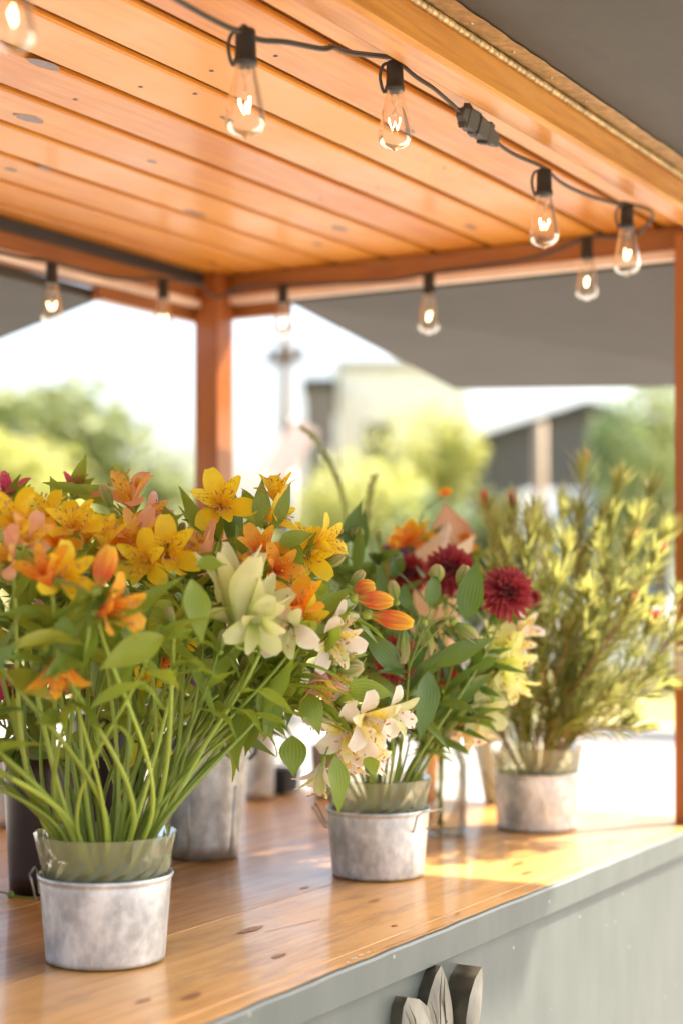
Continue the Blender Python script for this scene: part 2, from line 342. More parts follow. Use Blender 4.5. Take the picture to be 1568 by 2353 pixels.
ce = MB()
for k in range(-1, 10):
    y0 = .938+.1205*k+.0085; y1 = y0+.1035
    y0 = max(y0, .990); y1 = min(y1, 2.107)
    if y1 - y0 > .02: ce.box((.22, y0, CH), (3.067, y1, CH+.010))
ce.cur = 1                                       # dark nail holes in two rows, then knots
for (px, py) in ((633, 128), (486, 162), (323, 199), (173, 228), (34, 262), (448, 215), (1020, 385), (866, 430), (738, 455)):
    d = .6815*F/(1340-py); c = W(px, py, d); c.z = CH-.0006; n_ = [ce.vert(c+V((cos(a)*.0035, sin(a)*.0035, 0))) for a in [2*pi*k/10 for k in range(10)]]; ce.face(*n_)
ce.cur = 2; rk = random.Random(11)
for (px, py, a_, b_) in ((100, 147, .030, .012), (68, 272, .026, .014), (350, 371, .012, .006), (448, 489, .036, .007), (25, 389, .014, .006), (104, 386, .018, .007), (780, 524, .026, .010), (490, 603, .014, .006), (522, 273, .018, .005), (1080, 520, .024, .007), (940, 300, .014, .006), (730, 560, .018, .006)):
    d = .6815*F/(1340-py); c = W(px, py, d); c.z = CH-.0005
    ce.face(*[ce.vert(c+V((cos(t)*a_*rk.uniform(.9, 1.1), sin(t)*b_*rk.uniform(.9, 1.1), 0)), .5+.5*cos(t), .5+.5*sin(t)) for t in [2*pi*k/18 for k in range(18)]])
M['knot'] = simple('pine_knot', (.15, .07, .045), .35, var=.35, vs=90)
ceiling = ce.build('board_ceiling', [M['ceil'], M['darkmetal'], M['knot']], cart, smooth=False, bevel=.003)
bx('ceiling_backing', M['groove'], (.21, .988, CH+.0105), (3.065, 2.105, CH+.016), 0, ceiling)
bx('unseen_roof_slab', M['flap'], (.15, .90, CH+.062), (3.12, 2.17, CH+.082))  # unseen roof slab, added so the canopy casts shadow
bx('roof_batten', M['groove'], (.25, 1.2, CH+.0165), (3.0, 2.0, CH+.0615))
# beams
bx('front_beam', M['beam'], (.2, .934, CZ+.658), (3.065, .986, CH+.0555), .006)
bx('front_fascia', M['beam'], (.2, .986, CH-.006), (3.0, .9885, CH+.05), 0)
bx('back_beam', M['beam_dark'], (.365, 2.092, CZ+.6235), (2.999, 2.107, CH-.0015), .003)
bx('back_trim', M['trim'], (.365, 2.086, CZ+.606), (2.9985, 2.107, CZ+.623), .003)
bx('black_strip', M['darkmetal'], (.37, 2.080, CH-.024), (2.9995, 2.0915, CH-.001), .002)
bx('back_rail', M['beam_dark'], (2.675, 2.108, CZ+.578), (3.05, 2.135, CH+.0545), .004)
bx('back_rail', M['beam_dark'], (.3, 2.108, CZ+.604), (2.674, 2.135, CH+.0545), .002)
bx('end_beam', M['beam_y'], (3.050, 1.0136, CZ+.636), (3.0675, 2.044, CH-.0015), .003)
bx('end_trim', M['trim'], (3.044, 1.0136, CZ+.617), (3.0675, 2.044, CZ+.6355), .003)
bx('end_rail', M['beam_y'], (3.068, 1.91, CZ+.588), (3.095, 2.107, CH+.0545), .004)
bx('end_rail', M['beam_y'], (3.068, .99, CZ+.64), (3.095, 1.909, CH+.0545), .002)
# raised flaps
def flap(name, a0, a1, b1, b0, lab, th=.022):    # a: hinge side, b: outer side (underside corners)
    m = MB(); p = [V(a0), V(a1), V(b1), V(b0)]; m.hexa(p+[q+V((0, 0, th)) for q in p])
    o = m.build('raised_flap', M['flap'], cart, smooth=False, bevel=.003); o['label'] = lab; return o
FH = CZ+.716
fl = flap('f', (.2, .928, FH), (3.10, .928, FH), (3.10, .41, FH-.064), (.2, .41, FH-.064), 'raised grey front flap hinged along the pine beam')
slope = -.058/.478
hl = MB()                                        # brass piano-hinge leaf under the flap
xs_ = [.2+2.87*i/120 for i in range(121)]; rs = random.Random(8)
rows = []
for k, yo in enumerate((.926, .888)):
    rows.append([((x, yo+(rs.uniform(-.0015, .0015) if k else 0), FH-.0022+slope*(.928-yo)), 0, 0) for x in xs_])
hl.grid(rows); leafo = hl.build('hinge_leaf', M['brass'], fl)
sc = MB()
for i in range(44):
    x = .28+i*.065; c = V((x, .902+(.008 if i % 2 else -.004), FH-.0045)); sc.lathe([(.0001, -.0012), (.0028, -.0008), (.0034, .002)], c, 10)
sc.build('screws', M['brass'], leafo)
kb = MB(); rr = .0048
for i in range(190):
    x = .2+i*.0151; kb.tube([(x, .929, FH-.007), (x+.0143, .929, FH-.007)], rr if i % 2 else rr*.93, 10)
kb.build('hinge_knuckles', M['brass'], fl)
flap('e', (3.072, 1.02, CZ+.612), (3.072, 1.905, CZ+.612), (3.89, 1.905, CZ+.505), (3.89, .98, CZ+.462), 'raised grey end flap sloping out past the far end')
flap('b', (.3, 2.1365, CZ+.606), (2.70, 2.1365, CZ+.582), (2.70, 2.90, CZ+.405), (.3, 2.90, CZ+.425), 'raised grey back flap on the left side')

# carved leaves on the front panel
orn = tag(empty('carved_leaf_ornament', W(1000, 2420, 2.26)), None); orn.parent = cart; orn.matrix_parent_inverse = Matrix.Translation(cart.location).inverted()
n = N('carved_wood_face'); nz = n.noise(n.coord('Object', (20, 20, 8)), 3, 5); M['carve'] = n.done(n.pr(Base_Color=n.ramp(nz, (.3, (.14, .13, .105)), (.7, (.21, .20, .165))), Roughness=.38, Metallic=.2))
M['carveside'] = simple('dark_carving_side', (.10, .085, .055), .4, .6, .4, 12)  # sides and veins of the carving set darker than its faces
YP = YF+.006                                      # panel face
def panelpt(px, py, Y=YP):
    k = (px-784)/F; d = Y/(.5-.866*k); return V((.866*d+.5*k*d, Y, CZ+(1340-py)/F*d))
def carved(outline, depth, veins):
    m = MB(); depth *= .75; pts = [panelpt(*q, YP-depth)+V((0, depth, 0)) for q in outline]; n_ = len(pts)
    c = sum(pts, V())/n_
    rows = [[(q + V((0, .0006, 0)), 0, 0) for q in pts]]
    m.cur = 1; rows.append([(q + V((0, -depth, 0)), 0, 0) for q in pts]); m.grid(rows, True)
    m.cur = 0
    r2 = [[((q.lerp(c, f) + V((0, -depth-bul, 0))), 0, 0) for q in pts] for f, bul in ((0, 0), (.25, .004), (.6, .007), (.97, .008))]
    m.grid(r2, True)
    o = m.build('carved_leaf', [M['carve'], M['carveside']], orn)
    g = MB()
    for vv in veins:
        g.tube([panelpt(*q, YP-depth-.0082) for q in vv], [.0003]+[.0012]*(len(vv)-2)+[.0003], 6)
    if veins: g.build('vein', M['carveside'], o)
carved([(1012, 2219), (1026, 2250), (1036, 2300), (1042, 2350), (1044, 2420), (1036, 2500), (1010, 2500), (992, 2420), (984, 2350), (980, 2310), (988, 2275), (1000, 2240)], .022, [[(1015, 2232), (1010, 2290), (1012, 2420)], [(1021, 2240), (1019, 2290), (1030, 2430)], [(988, 2300), (1000, 2335), (1004, 2360)]])
carved([(935, 2292), (962, 2296), (984, 2315), (994, 2350), (1004, 2400), (1012, 2500), (960, 2500), (938, 2440), (924, 2400), (922, 2350), (926, 2315)], .022, [[(938, 2310), (952, 2340), (962, 2400)], [(930, 2322), (940, 2345), (956, 2400)]])
carved([(1106, 2222), (1090, 2250), (1078, 2290), (1070, 2340), (1068, 2400), (1078, 2500), (1098, 2500), (1096, 2400), (1092, 2320), (1098, 2265)], .048, [])

# ================================================================= PAILS
def pail(px, py, d, label, rb=.0705, rt=.0790, h=.103, rot=0.0, name='galvanised_pail', handle=((120, .024), (-60, .024))):
    c = W(px, py, d); c.z = Z0+.0008; e = tag(empty(name, c), label, 'bucket', 'galvanised pails on the counter')
    m = MB(); pr = [(.001, .004), (rb-.004, .004), (rb-.002, .001), (rb, .0015), (rb+.0005, .006)]
    for k in range(1, 12): t = k/12; pr.append((rb+(rt-rb)*t, h*t))
    pr += [(rt-.001, h-.006), (rt+.0012, h-.004), (rt+.0020, h-.001), (rt+.001, h+.001), (rt-.001, h-.001), (rt-.0025, h-.006), (rb-.002, .008), (.001, .0065)]
    rows = []
    for i, (r_, z_) in enumerate(pr):
        row = []
        for k in range(128):
            a = 2*pi*k/128; f_ = max(0, min(1, (z_-.003)/.01))*max(0, min(1, (h*.5-z_)/.02)) if i < 14 else 0
            q = r_-.0011*f_*(abs(sin(8*(a-rot)))**.5 < .38)
            row.append((c+V((q*cos(a), q*sin(a), z_)), k/128, z_/h))
        rows.append(row)
    m.grid(rows, True); body = m.build('pail_body', M['galv'], e)
    if handle:
        for (dg, ou) in handle:
            a = radians(dg); u = V((cos(a), sin(a), 0)); tt = V((-sin(a), cos(a), 0))
            hm = MB(); p0 = c+u*(rt-.003)+V((0, 0, h-.028))
            hm.tube([p0-tt*.019, p0-tt*.020+u*.005, p0-tt*.030+u*(ou*.8)+V((0, 0, .026)), p0-tt*.026+u*ou+V((0, 0, .031)), p0+tt*.026+u*ou+V((0, 0, .031)), p0+tt*.030+u*(ou*.8)+V((0, 0, .026)), p0+tt*.020+u*.005, p0+tt*.019], .0013, 7)
            hm.build('handle', M['wire'], e)
    return c
def liner(c, rt, z0, z1, label, facets=20, name='clear_liner_cup', wl=None):
    o = tag(empty(name, c+V((0, 0, z0))), label, 'cup', 'clear plastic liners in the pails')
    m = MB(); r0 = rt-.0035; rt += .0032
    pr = [(.002, z0+.004), (r0-.012, z0+.003), (r0-.006, z0+.02), (r0-.003, z1-.060), (r0-.0015, z1-.048), (r0+.002, z1-.040), (rt-.003, z1-.026), (rt+.002, z1-.004), (rt+.003, z1)]
    rows = []
    for i, (r_, z_) in enumerate(pr):
        row = []
        for k in range(facets*2):
            a_ = .1+pi*k/facets; q = r_-(.0035 if (i in (4, 6) and k % 2) or (i == 5 and not k % 2) else 0)-(.0012 if i > 6 and k % 2 else 0)
            row.append((c+V((q*cos(a_), q*sin(a_), z_)), 0, 0))
        rows.append(row)
    m.grid(rows, True)
    m.build('cup_wall', M['liner'], o, smooth=False)
    rm = MB(); rm.lathe([(rt+.003, z1-.001), (rt+.0036, z1), (rt+.003, z1+.001), (rt+.002, z1)], c, facets, .1); rm.build('rim', M['jar'], o)
    if wl: wm = MB(); i = wm.lathe([(r0-.006, wl), (.001, wl)], c, 40); wm.build('water', M['water'], o)
C1 = pail(243, 2205, 1.985, 'front galvanised pail, nearest on the counter, full of gold alstroemeria stems', rot=radians(146), handle=((124, .011),))
liner(C1, .0790, .010, .152, 'clear fluted liner cup in the front pail of gold alstroemeria', wl=.105)
C2 = pail(868, 2012, 2.56, 'middle galvanised pail with bent wire handles under red and green stems', rot=radians(-20), handle=((118, .024), (-98, .024)))
liner(C2, .0765, .010, .150, 'clear liner cup in the middle pail under the crimson flowers', wl=.10)
C3 = pail(1232, 1894, 3.05, 'far right galvanised pail holding needle-leaved branches near the end post', rb=.073, rot=radians(-60))
liner(C3, .0790, .010, .150, 'clear liner cup in the far right pail of needle-leaved branches', wl=.10)

def tall_bucket(px, py, d, rb, rt, h, label, mat, name='tall_flower_bucket', rings=True):
    c = W(px, py, d); c.z = Z0+.0008; e = tag(empty(name, c), label, 'bucket')
    m = MB(); m.lathe([(.001, .003), (rb-.003, .003), (rb, .001)]+[(rb+(rt-rb)*k/8, h*k/8) for k in range(1, 8)]+[(rt, h-.008), (rt+.003, h-.005), (rt+.003, h), (rt-.001, h), (rt-.004, h-.01), (rb-.004, .01), (.001, .007)], c, 48)
    b = m.build('bucket_body', mat, e)
    if rings:
        s = MB()
        for k in range(5):
            a = 2*pi*k/5+.55+.3; u = V((cos(a), sin(a), 0)); s.tube([c+u*(rb+.0006)+V((0, 0, .004)), c+u*(rb+(rt-rb)*.6+.0006)+V((0, 0, h*.6))], .0022, 8)
        s.build('seam', mat, b)
        for sg in (0, pi):
            u = V((cos(2.2+sg), sin(2.2+sg), 0)); hm = MB(); p0 = c+u*rt+V((0, 0, h-.03)); hm.tube([p0-V((0, 0, .012)), p0+u*.012, p0+u*.012+V((0, 0, .014)), p0+V((0, 0, .022))], .003, 8); hm.build('lug', M['black'], e)
    return c
CT = tall_bucket(468, 1968, 2.73, .057, .074, .20, 'tall galvanised bucket standing behind the front pail of stems', M['galv'])
CD = tall_bucket(252, 1945, 2.72, .052, .064, .232, 'tall dark brown vase seen through the green stalks behind the front pail', M['vase'], 'dark_vase', False)
CE = tall_bucket(95, 2048, 2.42, .046, .056, .205, 'tall dark vase at the left edge beside the front pail', M['vase'], 'dark_vase', False)
CP = tall_bucket(596, 1838, 3.45, .030, .034, .145, 'small pale metal pot at the back of the counter beyond the tall bucket', M['galv'], 'metal_pot', False)
CW = tall_bucket(8, 1895, 3.08, .045, .052, .15, 'pale metal pot at the back left, half out of the picture', M['galv'], 'metal_pot', False)
CG = W(335, 1975, 2.62); CG.z = Z0+.0008
# glass tumbler with ribs behind the front pail
e = tag(empty('ribbed_glass', CG), 'ribbed clear glass tumbler behind the rim of the front pail', 'glass')
m = MB(); m.lathe([(.001, .006), (.030, .005), (.034, 0), (.036, .004), (.046, .088), (.0475, .093), (.045, .092), (.034, .012), (.001, .012)], CG, 26); m.build('glass_wall', M['jar'], e, smooth=False)
# preserving jar behind the middle pail
CJ = W(1012, 1918, 2.98); CJ.z = Z0+.0008
e = tag(empty('glass_jar', CJ), 'clear glass jar of cut stems just behind the middle pail', 'jar')
m = MB(); m.lathe([(.001, .005), (.040, .004), (.044, 0), (.047, .006), (.047, .125), (.042, .142), (.036, .150), (.036, .172), (.0375, .173), (.034, .174), (.034, .15), (.044, .12), (.044, .010), (.001, .009)], CJ, 40); m.build('jar_wall', M['jar'], e)
m = MB(); m.lathe([(.043, .10), (.001, .10)], CJ, 30); m.build('water', M['water'], e)
# dark low crate far back
c = W(640, 1770, 3.55); c.z = Z0+.001
e = tag(empty('wire_crate', c), 'small dark wire crate on the pale back of the counter', 'crate')
m = MB(); q = .036; hh = .085
for sx in (-1, 1):
    for sy in (-1, 1): m.tube([c+V((sx*q, sy*q, 0)), c+V((sx*q, sy*q, hh))], .002, 6)
for z in (.004, .02, .036, .052, .068, hh):
    m.tube([c+V((q, q, z)), c+V((-q, q, z)), c+V((-q, -q, z)), c+V((q, -q, z)), c+V((q, q, z))], .0016, 6)
m.build('crate_wire', M['black'], e)
m = MB(); m.box(c+V((-q+.003, -q+.003, .004)), c+V((q-.003, q-.003, .055))); m.build('crate_liner', simple('charcoal_cloth', (.06, .055, .055), .9), e, smooth=False, bevel=.006)

# ================================================================= STRING LIGHTS
def bulb(px, ptop, ptip, d, label, rot=0):
    top = W(px, ptop, d); L = .122; k = ((ptip-ptop)/F*d)/L; k = max(.93, min(1.06, k))
    e = tag(empty('hanging_bulb', top), label, 'light bulb', 'vintage bulbs on the string'); s = MB()
    s.lathe([(r*k, z*k) for r, z in ((.001, .0), (.0105, -.0005), (.0115, -.003), (.0118, -.020), (.0122, -.032), (.0136, -.035), (.0136, -.040), (.0125, -.041), (.001, -.041))], top, 24)
    s.build('socket', M['black'], e)
    g = MB(); pf = [(.0118, -.040), (.0130, -.048), (.0150, -.058), (.0178, -.070), (.0203, -.083), (.0222, -.095), (.0228, -.103), (.0220, -.109), (.0186, -.114), (.0120, -.1175), (.0050, -.1195), (.0022, -.122), (.0005, -.1225)]
    g.lathe([(r*k, z*k) for r, z in pf], top, 36); g.build('glass_envelope', M['glass'], e)
    st = MB(); st.lathe([(.0005, -.041), (.006, -.041), (.0045, -.052), (.002, -.058), (.002, -.066), (.0034, -.068), (.0005, -.071)], top, 14); st.build('glass_stem', M['glass'], e)
    f = MB(); a = rot; u = V((cos(a), sin(a), 0)); pts = []
    path = [(-.0075, -.077), (-.0072, -.083), (-.0035, -.093), (.0, -.081), (.0035, -.093), (.0072, -.083), (.0080, -.077)]
    for (x, z) in path: pts.append(top+(u*x+V((-sin(a), cos(a), 0))*(x*x*60-.002))*k+V((0, 0, z*k)))
    f.tube(pts, .00085, 6); f.build('filament', M['fil'], e)
    sw = MB(); sw.tube([top+V((0, 0, -.066*k)), top+u*.0085*k+V((0, 0, -.077*k))], .0003, 4); sw.tube([top+V((0, 0, -.066*k)), top-u*.0085*k+V((0, 0, -.078*k))], .0003, 4); sw.build('support_wire', M['wire'], e)
    return top
def dY(px, Y): k = (px-784)/F; return Y/(.5-.866*k)
def dX(px, X): k = (px-784)/F; return X/(.866+.5*k)
B = [(30, -165, 82, dY(30, 1.006), 'clear bulb at the top left corner, cut by the picture edge, glowing brightly'),
     (564, 66, 318, dY(580, 1.006), 'large clear bulb hanging alone in front of the orange ceiling boards'),
     (906, 140, 347, dY(920, 1.006), 'clear bulb tucked under the front beam, next to the cable connector'),
     (1249, 388, 570, dY(1248, 1.006), 'clear bulb just right of the black cable connector'),
     (1439, 470, 634, dY(1440, 1.006), 'clear bulb nearest to the right-hand post, crossing the pale trim'),
     (1347, 548, 690, dX(1348, 2.96), 'clear bulb below and left of the bulb nearest the right post, over the end beam'),
     (984, 630, 768, dX(986, 2.96), 'clear bulb hanging alone against the grey end flap'),
     (650, 655, 770, dX(642, 2.96), 'clear bulb just right of the far corner post against white sky'),
     (375, 643, 746, dY(375, 2.01), 'clear bulb just left of the far corner post'),
     (119, 605, 738, dY(117, 2.01), 'clear bulb at the left against the grey back flap')]
tops = [bulb(*b, rot=.9+i*.5) for i, b in enumerate(B)]
cab = tag(empty('light_cable', tops[2]), 'dark two-core cable that carries the bulbs around the canopy', 'cable')
def smooth(pts, k=6):
    out = []; n_ = len(pts)
    for i in range(n_-1):
        p0, p1, p2, p3 = pts[max(i-1, 0)], pts[i], pts[i+1], pts[min(i+2, n_-1)]
        for j in range(k):
            t = j/k; out.append(.5*((2*p1)+(p2-p0)*t+(2*p0-5*p1+4*p2-p3)*t*t+(3*p1-p0-3*p2+p3)*t**3))
    out.append(pts[-1]); return out
T = tops
front = [T[0]+V((-.4, 0, .05)), T[0]+V((0, 0, .002)), W(300, -60, dY(300, 1.006)), W(400, -3, dY(400, 1.006)), W(480, 42, dY(480, 1.006)), W(545, 72, dY(545, 1.006)), T[1]+V((0, 0, .001)), W(592, 92, dY(592, 1.006)), W(660, 99, dY(660, 1.006)), W(740, 114, dY(740, 1.006)), W(768, 110, dY(768, 1.006)), W(800, 122, dY(800, 1.006)), W(878, 131, dY(878, 1.006)), T[2]+V((0, 0, .002)), W(955, 178, dY(955, 1.006)), W(1000, 208, dY(1000, 1.006)), W(1062, 262, dY(1062, 1.006)), W(1132, 322, dY(1132, 1.006)), W(1180, 356, dY(1180, 1.006)), T[3]+V((0, 0, .001)), W(1290, 422, dY(1290, 1.006)), W(1350, 450, dY(1350, 1.006)), W(1420, 470, dY(1420, 1.006)), T[4]+V((0, 0, .001)), W(1500, 492, dY(1500, 1.012)), V((2.97, 1.075, T[4].z-.002)), V((2.965, 1.11, T[4].z-.004)), T[5]+V((0, 0, .001)), W(1240, 590, dX(1240, 2.97)), W(1100, 612, dX(1100, 2.975)), T[6]+V((0, 0, .001)), W(900, 645, dX(900, 2.97)), W(760, 652, dX(760, 2.975)), T[7]+V((0, 0, .001)), W(560, 660, dX(560, 2.97)), V((2.975, 2.02, T[8].z)), V((2.94, 2.025, T[8].z)), W(460, 655, dY(460, 2.025)), T[8]+V((0, 0, .001)), W(260, 640, dY(260, 2.03)), T[9]+V((0, 0, .001)), W(40, 590, dY(40, 2.03)), W(-80, 560, dY(-80, 2.03))]
sm = smooth(front, 6)
m = MB(); m.tube(sm, .0019, 7); m.tube([p+V((0, .0013, .0035)) for p in sm], .0019, 7); m.build('cord', M['cable'], cab)
for i in (1, 2, 3, 4):
    t = T[i]; m = MB(); m.tube(smooth([t+V((0, 0, -.002)), t-FW*.0-RT*.014+V((0, 0, -.004)), t-RT*.019+V((0, 0, -.018)), t-RT*.0165+V((0, 0, -.034)), t-RT*.013+V((0, 0, -.041))]), .0022, 7); m.build('loop', M['cable'], cab)
# plug connector
m = MB(); a = W(1056, 256, dY(1056, 1.006)); b = W(1136, 324, dY(1136, 1.006)); ax = (b-a).normalized(); sd = ax.cross(FW).normalized(); dp = ax.cross(sd)
def seg(t0, t1, w0, w1, h0, h1):
    p = a.lerp(b, t0); q = a.lerp(b, t1)
    m.hexa([p-sd*w0-dp*h0, p+sd*w0-dp*h0, p+sd*w0+dp*h0, p-sd*w0+dp*h0, q-sd*w1-dp*h1, q+sd*w1-dp*h1, q+sd*w1+dp*h1, q-sd*w1+dp*h1])
seg(0, .12, .006, .011, .006, .008); seg(.12, .34, .0125, .0145, .009, .010); seg(.34, .40, .010, .010, .008, .008); seg(.40, .68, .0130, .0125, .010, .009); seg(.68, .78, .0165, .0150, .009, .009); seg(.78, 1.0, .0105, .0085, .008, .007); seg(.1, .2, .018, .016, .005, .005); seg(.34, .46, .0165, .0175, .005, .005)
m.build('plug_connector', M['cable'], cab, smooth=False, bevel=.0012)

# ================================================================= PLANTS
rnd = random.Random(42)
def frame(ax, up=None, roll=0):
    ax = ax.normalized(); up = up or V((0, 0, 1))
    if abs(ax.dot(up)) > .97: up = V((1, 0, 0))
    x = up.cross(ax).normalized(); y = ax.cross(x)
    return Matrix((x*cos(roll)+y*sin(roll), y*cos(roll)-x*sin(roll), ax)).transposed().to_4x4()
def blade(mb, p0, d0, nrm, L, Wd, curl=0.0, twist=0.0, cup=.25, prof='leaf', nu=9, nv=4, r=0.5, wave=0.0, drop=0.0):
    """petal / leaf: starts at p0 along d0, upper side nrm; curl bends towards -nrm"""
    d = d0.normalized(); n_ = (nrm-d*nrm.dot(d)).normalized(); p = V(p0); rows = []; ds = L/nu; ph = r*20
    mb.r = r
    for i in range(nu+1):
        t = i/nu
        if prof == 'leaf': wd = Wd*(sin(pi*min(1, t*1.01)**.75)**1.25 if t < .985 else 0.0)+.0005
        elif prof == 'outer': wd = Wd*(.20+.80*sin(pi*.5*min(1, t/.62))**1.7 if t < .62 else cos((t-.62)/.38*1.32)**.6)
        elif prof == 'inner': wd = Wd*(.28+.72*sin(pi*.5*min(1, t/.6)) if t < .6 else cos((t-.6)/.4*1.42)**.8)
        elif prof == 'strap': wd = Wd*(.5+.5*min(1, t*2) if t < .7 else cos((t-.7)/.3*1.3)**.7)
        else: wd = Wd*(1-t*.85)
        s_ = d.cross(n_)
        row = []
        for j in range(nv+1):
            v = j/nv*2-1; wv = wave*Wd*sin(t*11+ph+(1 if v > 0 else 2.4))*abs(v)
            row.append((p + s_*(wd*v) + n_*(cup*wd*v*v+wv), t, j/nv))
        rows.append(row)
        a = curl/nu*(0.6+.8*t); d2 = d*cos(a)-n_*sin(a); n_ = n_*cos(a)+d*sin(a); d = d2
        if drop: 
            d = (d+V((0, 0, -drop/nu))).normalized(); n_ = (n_-d*n_.dot(d)).normalized()
        if twist: R = Matrix.Rotation(twist/nu, 3, d); n_ = R @ n_
        p = p+d*ds
    mb.grid(rows); return p

def alstro_mesh(name, op, seed):
    """flower along +Z, base at origin; op = openness"""
    rr = random.Random(seed); mb = MB(); Z = V((0, 0, 1))
    for k in range(3):
        a = pi/2+k*2*pi/3+rr.uniform(-.12, .12); u = V((cos(a), sin(a), 0)); th = radians(14+10*op)+rr.uniform(-.06, .06)
        d = Z*cos(th)+u*sin(th); nr = Z*sin(th)-u*cos(th)
        blade(mb, u*.003, d, nr, .051*rr.uniform(.95, 1.05), .0130*(.75+.25*op), curl=radians(15+62*op)*rr.uniform(.8, 1.2), cup=.30-.2*op, prof='outer', nu=10, nv=6, r=rr.uniform(.05, .45), wave=.06)
    mb.cur = 1
    for k in range(3):
        a = pi/2+pi/3+k*2*pi/3+rr.uniform(-.1, .1); low = (k == 1); u = V((cos(a), sin(a), 0)); th = radians(9+(5 if low else 8)*op)
        d = Z*cos(th)+u*sin(th); nr = Z*sin(th)-u*cos(th)
        blade(mb, u*.002, d, nr, .053*(1.0 if not low else .94), .0082*(.8+.3*op), curl=radians(8+50*op)*rr.uniform(.8, 1.2), cup=.35-.15*op, prof='inner', nu=10, nv=4, r=rr.uniform(.6, .95), wave=.05)
    # ovary
    mb.cur = 2; mb.r = .5; mb.lathe([(.0012, -.010), (.0034, -.006), (.0042, -.001), (.0036, .003), (.002, .005)], (0, 0, 0), 8)
    st = MB()
    for k in range(6):
        a = k*pi/3+rr.uniform(-.3, .3); u = V((cos(a), sin(a), 0)); e = rr.uniform(.034, .046)
        pts = [u*.001, u*.003+Z*.015, u*(.005+.003*op)+Z*.03*(.95), u*(.007+.004*op)+Z*e+V((0, -.006, 0))]
        st.tube(pts, [.0007, .0007, .0006, .0005], 5)
        st.cur = 1; q = pts[-1]; st.tube([q-u*.0005, q+(Z*.6+u)*.0012, q+(Z*.6+u)*.004, q+(Z*.6+u)*.005], [.0006, .0013, .0012, .0004], 6); st.cur = 0
    return mb, st
FM = {}
KIND = {'gold': ('gold', 'gold'), 'orange': ('orange', 'orange'), 'peach': ('peach', 'peachin'), 'cream': ('cream', 'creamin'), 'pink': ('pink', 'peachin'), 'magenta': ('magenta', 'magenta'), 'lime': ('lime', 'limein'), 'purple': ('purple', 'purple'), 'lemonf': ('lemon', 'lemon'), 'creamy': ('cream', 'lime')}
def proto(kind, op, seed):
    key = (kind, op, seed % 3)
    if key not in FM:
        mb, st = alstro_mesh('flower', op, seed % 3*31+int(op*10)); a, b = KIND[kind]
        o = mb.build('flower', [M[a], M[b], M['stalk']]); s = st.build('stamens', [M['cream'] if 'cream' in kind else M[b], M['anther']])
        FM[key] = (o.data, s.data); bpy.data.objects.remove(o); bpy.data.objects.remove(s)
    return FM[key]
def flower(parent, pos, axis, kind, scale=1.0, op=1.0, roll=0.0, up=None):
    """pos = centre of the bloom in space"""
    scale *= .92 if kind != 'lime' else 1; axis = axis.normalized(); base = pos-axis*.026*scale; f, s = proto(kind, op, rnd.randrange(99))
    o = bpy.data.objects.new('flower', f); COL.objects.link(o)
    mw = Matrix.Translation(base) @ frame(axis, up, roll) @ Matrix.Scale(scale, 4)
    o.parent = parent; o.matrix_parent_inverse = Matrix.Translation(parent.location).inverted(); o.matrix_basis = mw
    if kind != 'lime': st = bpy.data.objects.new('stamens', s); COL.objects.link(st); st.parent = o
    return base-axis*.009*scale
BUD = {}
def bud(parent, pos, axis, kind='budgr', L=.032, r=.0065):
    if kind not in BUD:
        m = MB(); rr = random.Random(4)
        for k in range(6):
            a = k*pi/3; u = V((cos(a), sin(a), 0)); blade(m, u*.12*.2, (V((0, 0, 1))+u*.30).normalized(), -u+V((0, 0, .3)), 1.05, .155, curl=radians(-35), cup=-.5, prof='outer', nu=8, nv=4, r=.1+.12*k)
        m.cur = 1; m.r = .4; m.lathe([(.03, -.16), (.11, -.10), (.13, 0), (.10, .08), (.02, .12)], (0, 0, 0), 8)
        o = m.build('bud', [M[kind], M['stalk']]); BUD[kind] = o.data; bpy.data.objects.remove(o)
    o = bpy.data.objects.new('bud', BUD[kind]); COL.objects.link(o)
    base = pos-axis.normalized()*L*.5
    o.parent = parent; o.matrix_parent_inverse = Matrix.Translation(parent.location).inverted()
    o.matrix_basis = Matrix.Translation(base) @ frame(axis, None, rnd.uniform(0, 6)) @ Matrix.Diagonal((r/.19, r/.19, L, 1))
    return base-axis.normalized()*L*.14
def mum_mesh(seed=1, n=120):
    rr = random.Random(seed); mb = MB(); Z = V((0, 0, 1))
    for k in range(n):
        t = (k+.5)/n; el = radians(88-112*(t**.8)); a = k*2.39996; u = V((cos(a), sin(a), 0)); el += rr.uniform(-.12, .12)
        d = u*cos(el)+Z*sin(el); nr = Z*cos(el)-u*sin(el)
        blade(mb, V((0, 0, -.004))+d*.004, d, nr, .032*(.55+.5*t**.5)*rr.uniform(.88, 1.1), .0034, curl=radians(rr.uniform(-25, 35)), cup=.7, prof='strap', nu=5, nv=2, r=rr.random())
    return mb
MUM = {}
def mum(parent, pos, axis, kind, scale=1.0):
    if kind not in MUM:
        o = mum_mesh(3).build('flower', M[kind]); MUM[kind] = o.data; bpy.data.objects.remove(o)
    o = bpy.data.objects.new('flower', MUM[kind]); COL.objects.link(o); o.parent = parent; o.matrix_parent_inverse = Matrix.Translation(parent.location).inverted()
    o.matrix_basis = Matrix.Translation(pos) @ frame(axis, None, rnd.uniform(0, 6)) @ Matrix.Scale(scale, 4)
    return pos-axis.normalized()*.012*scale

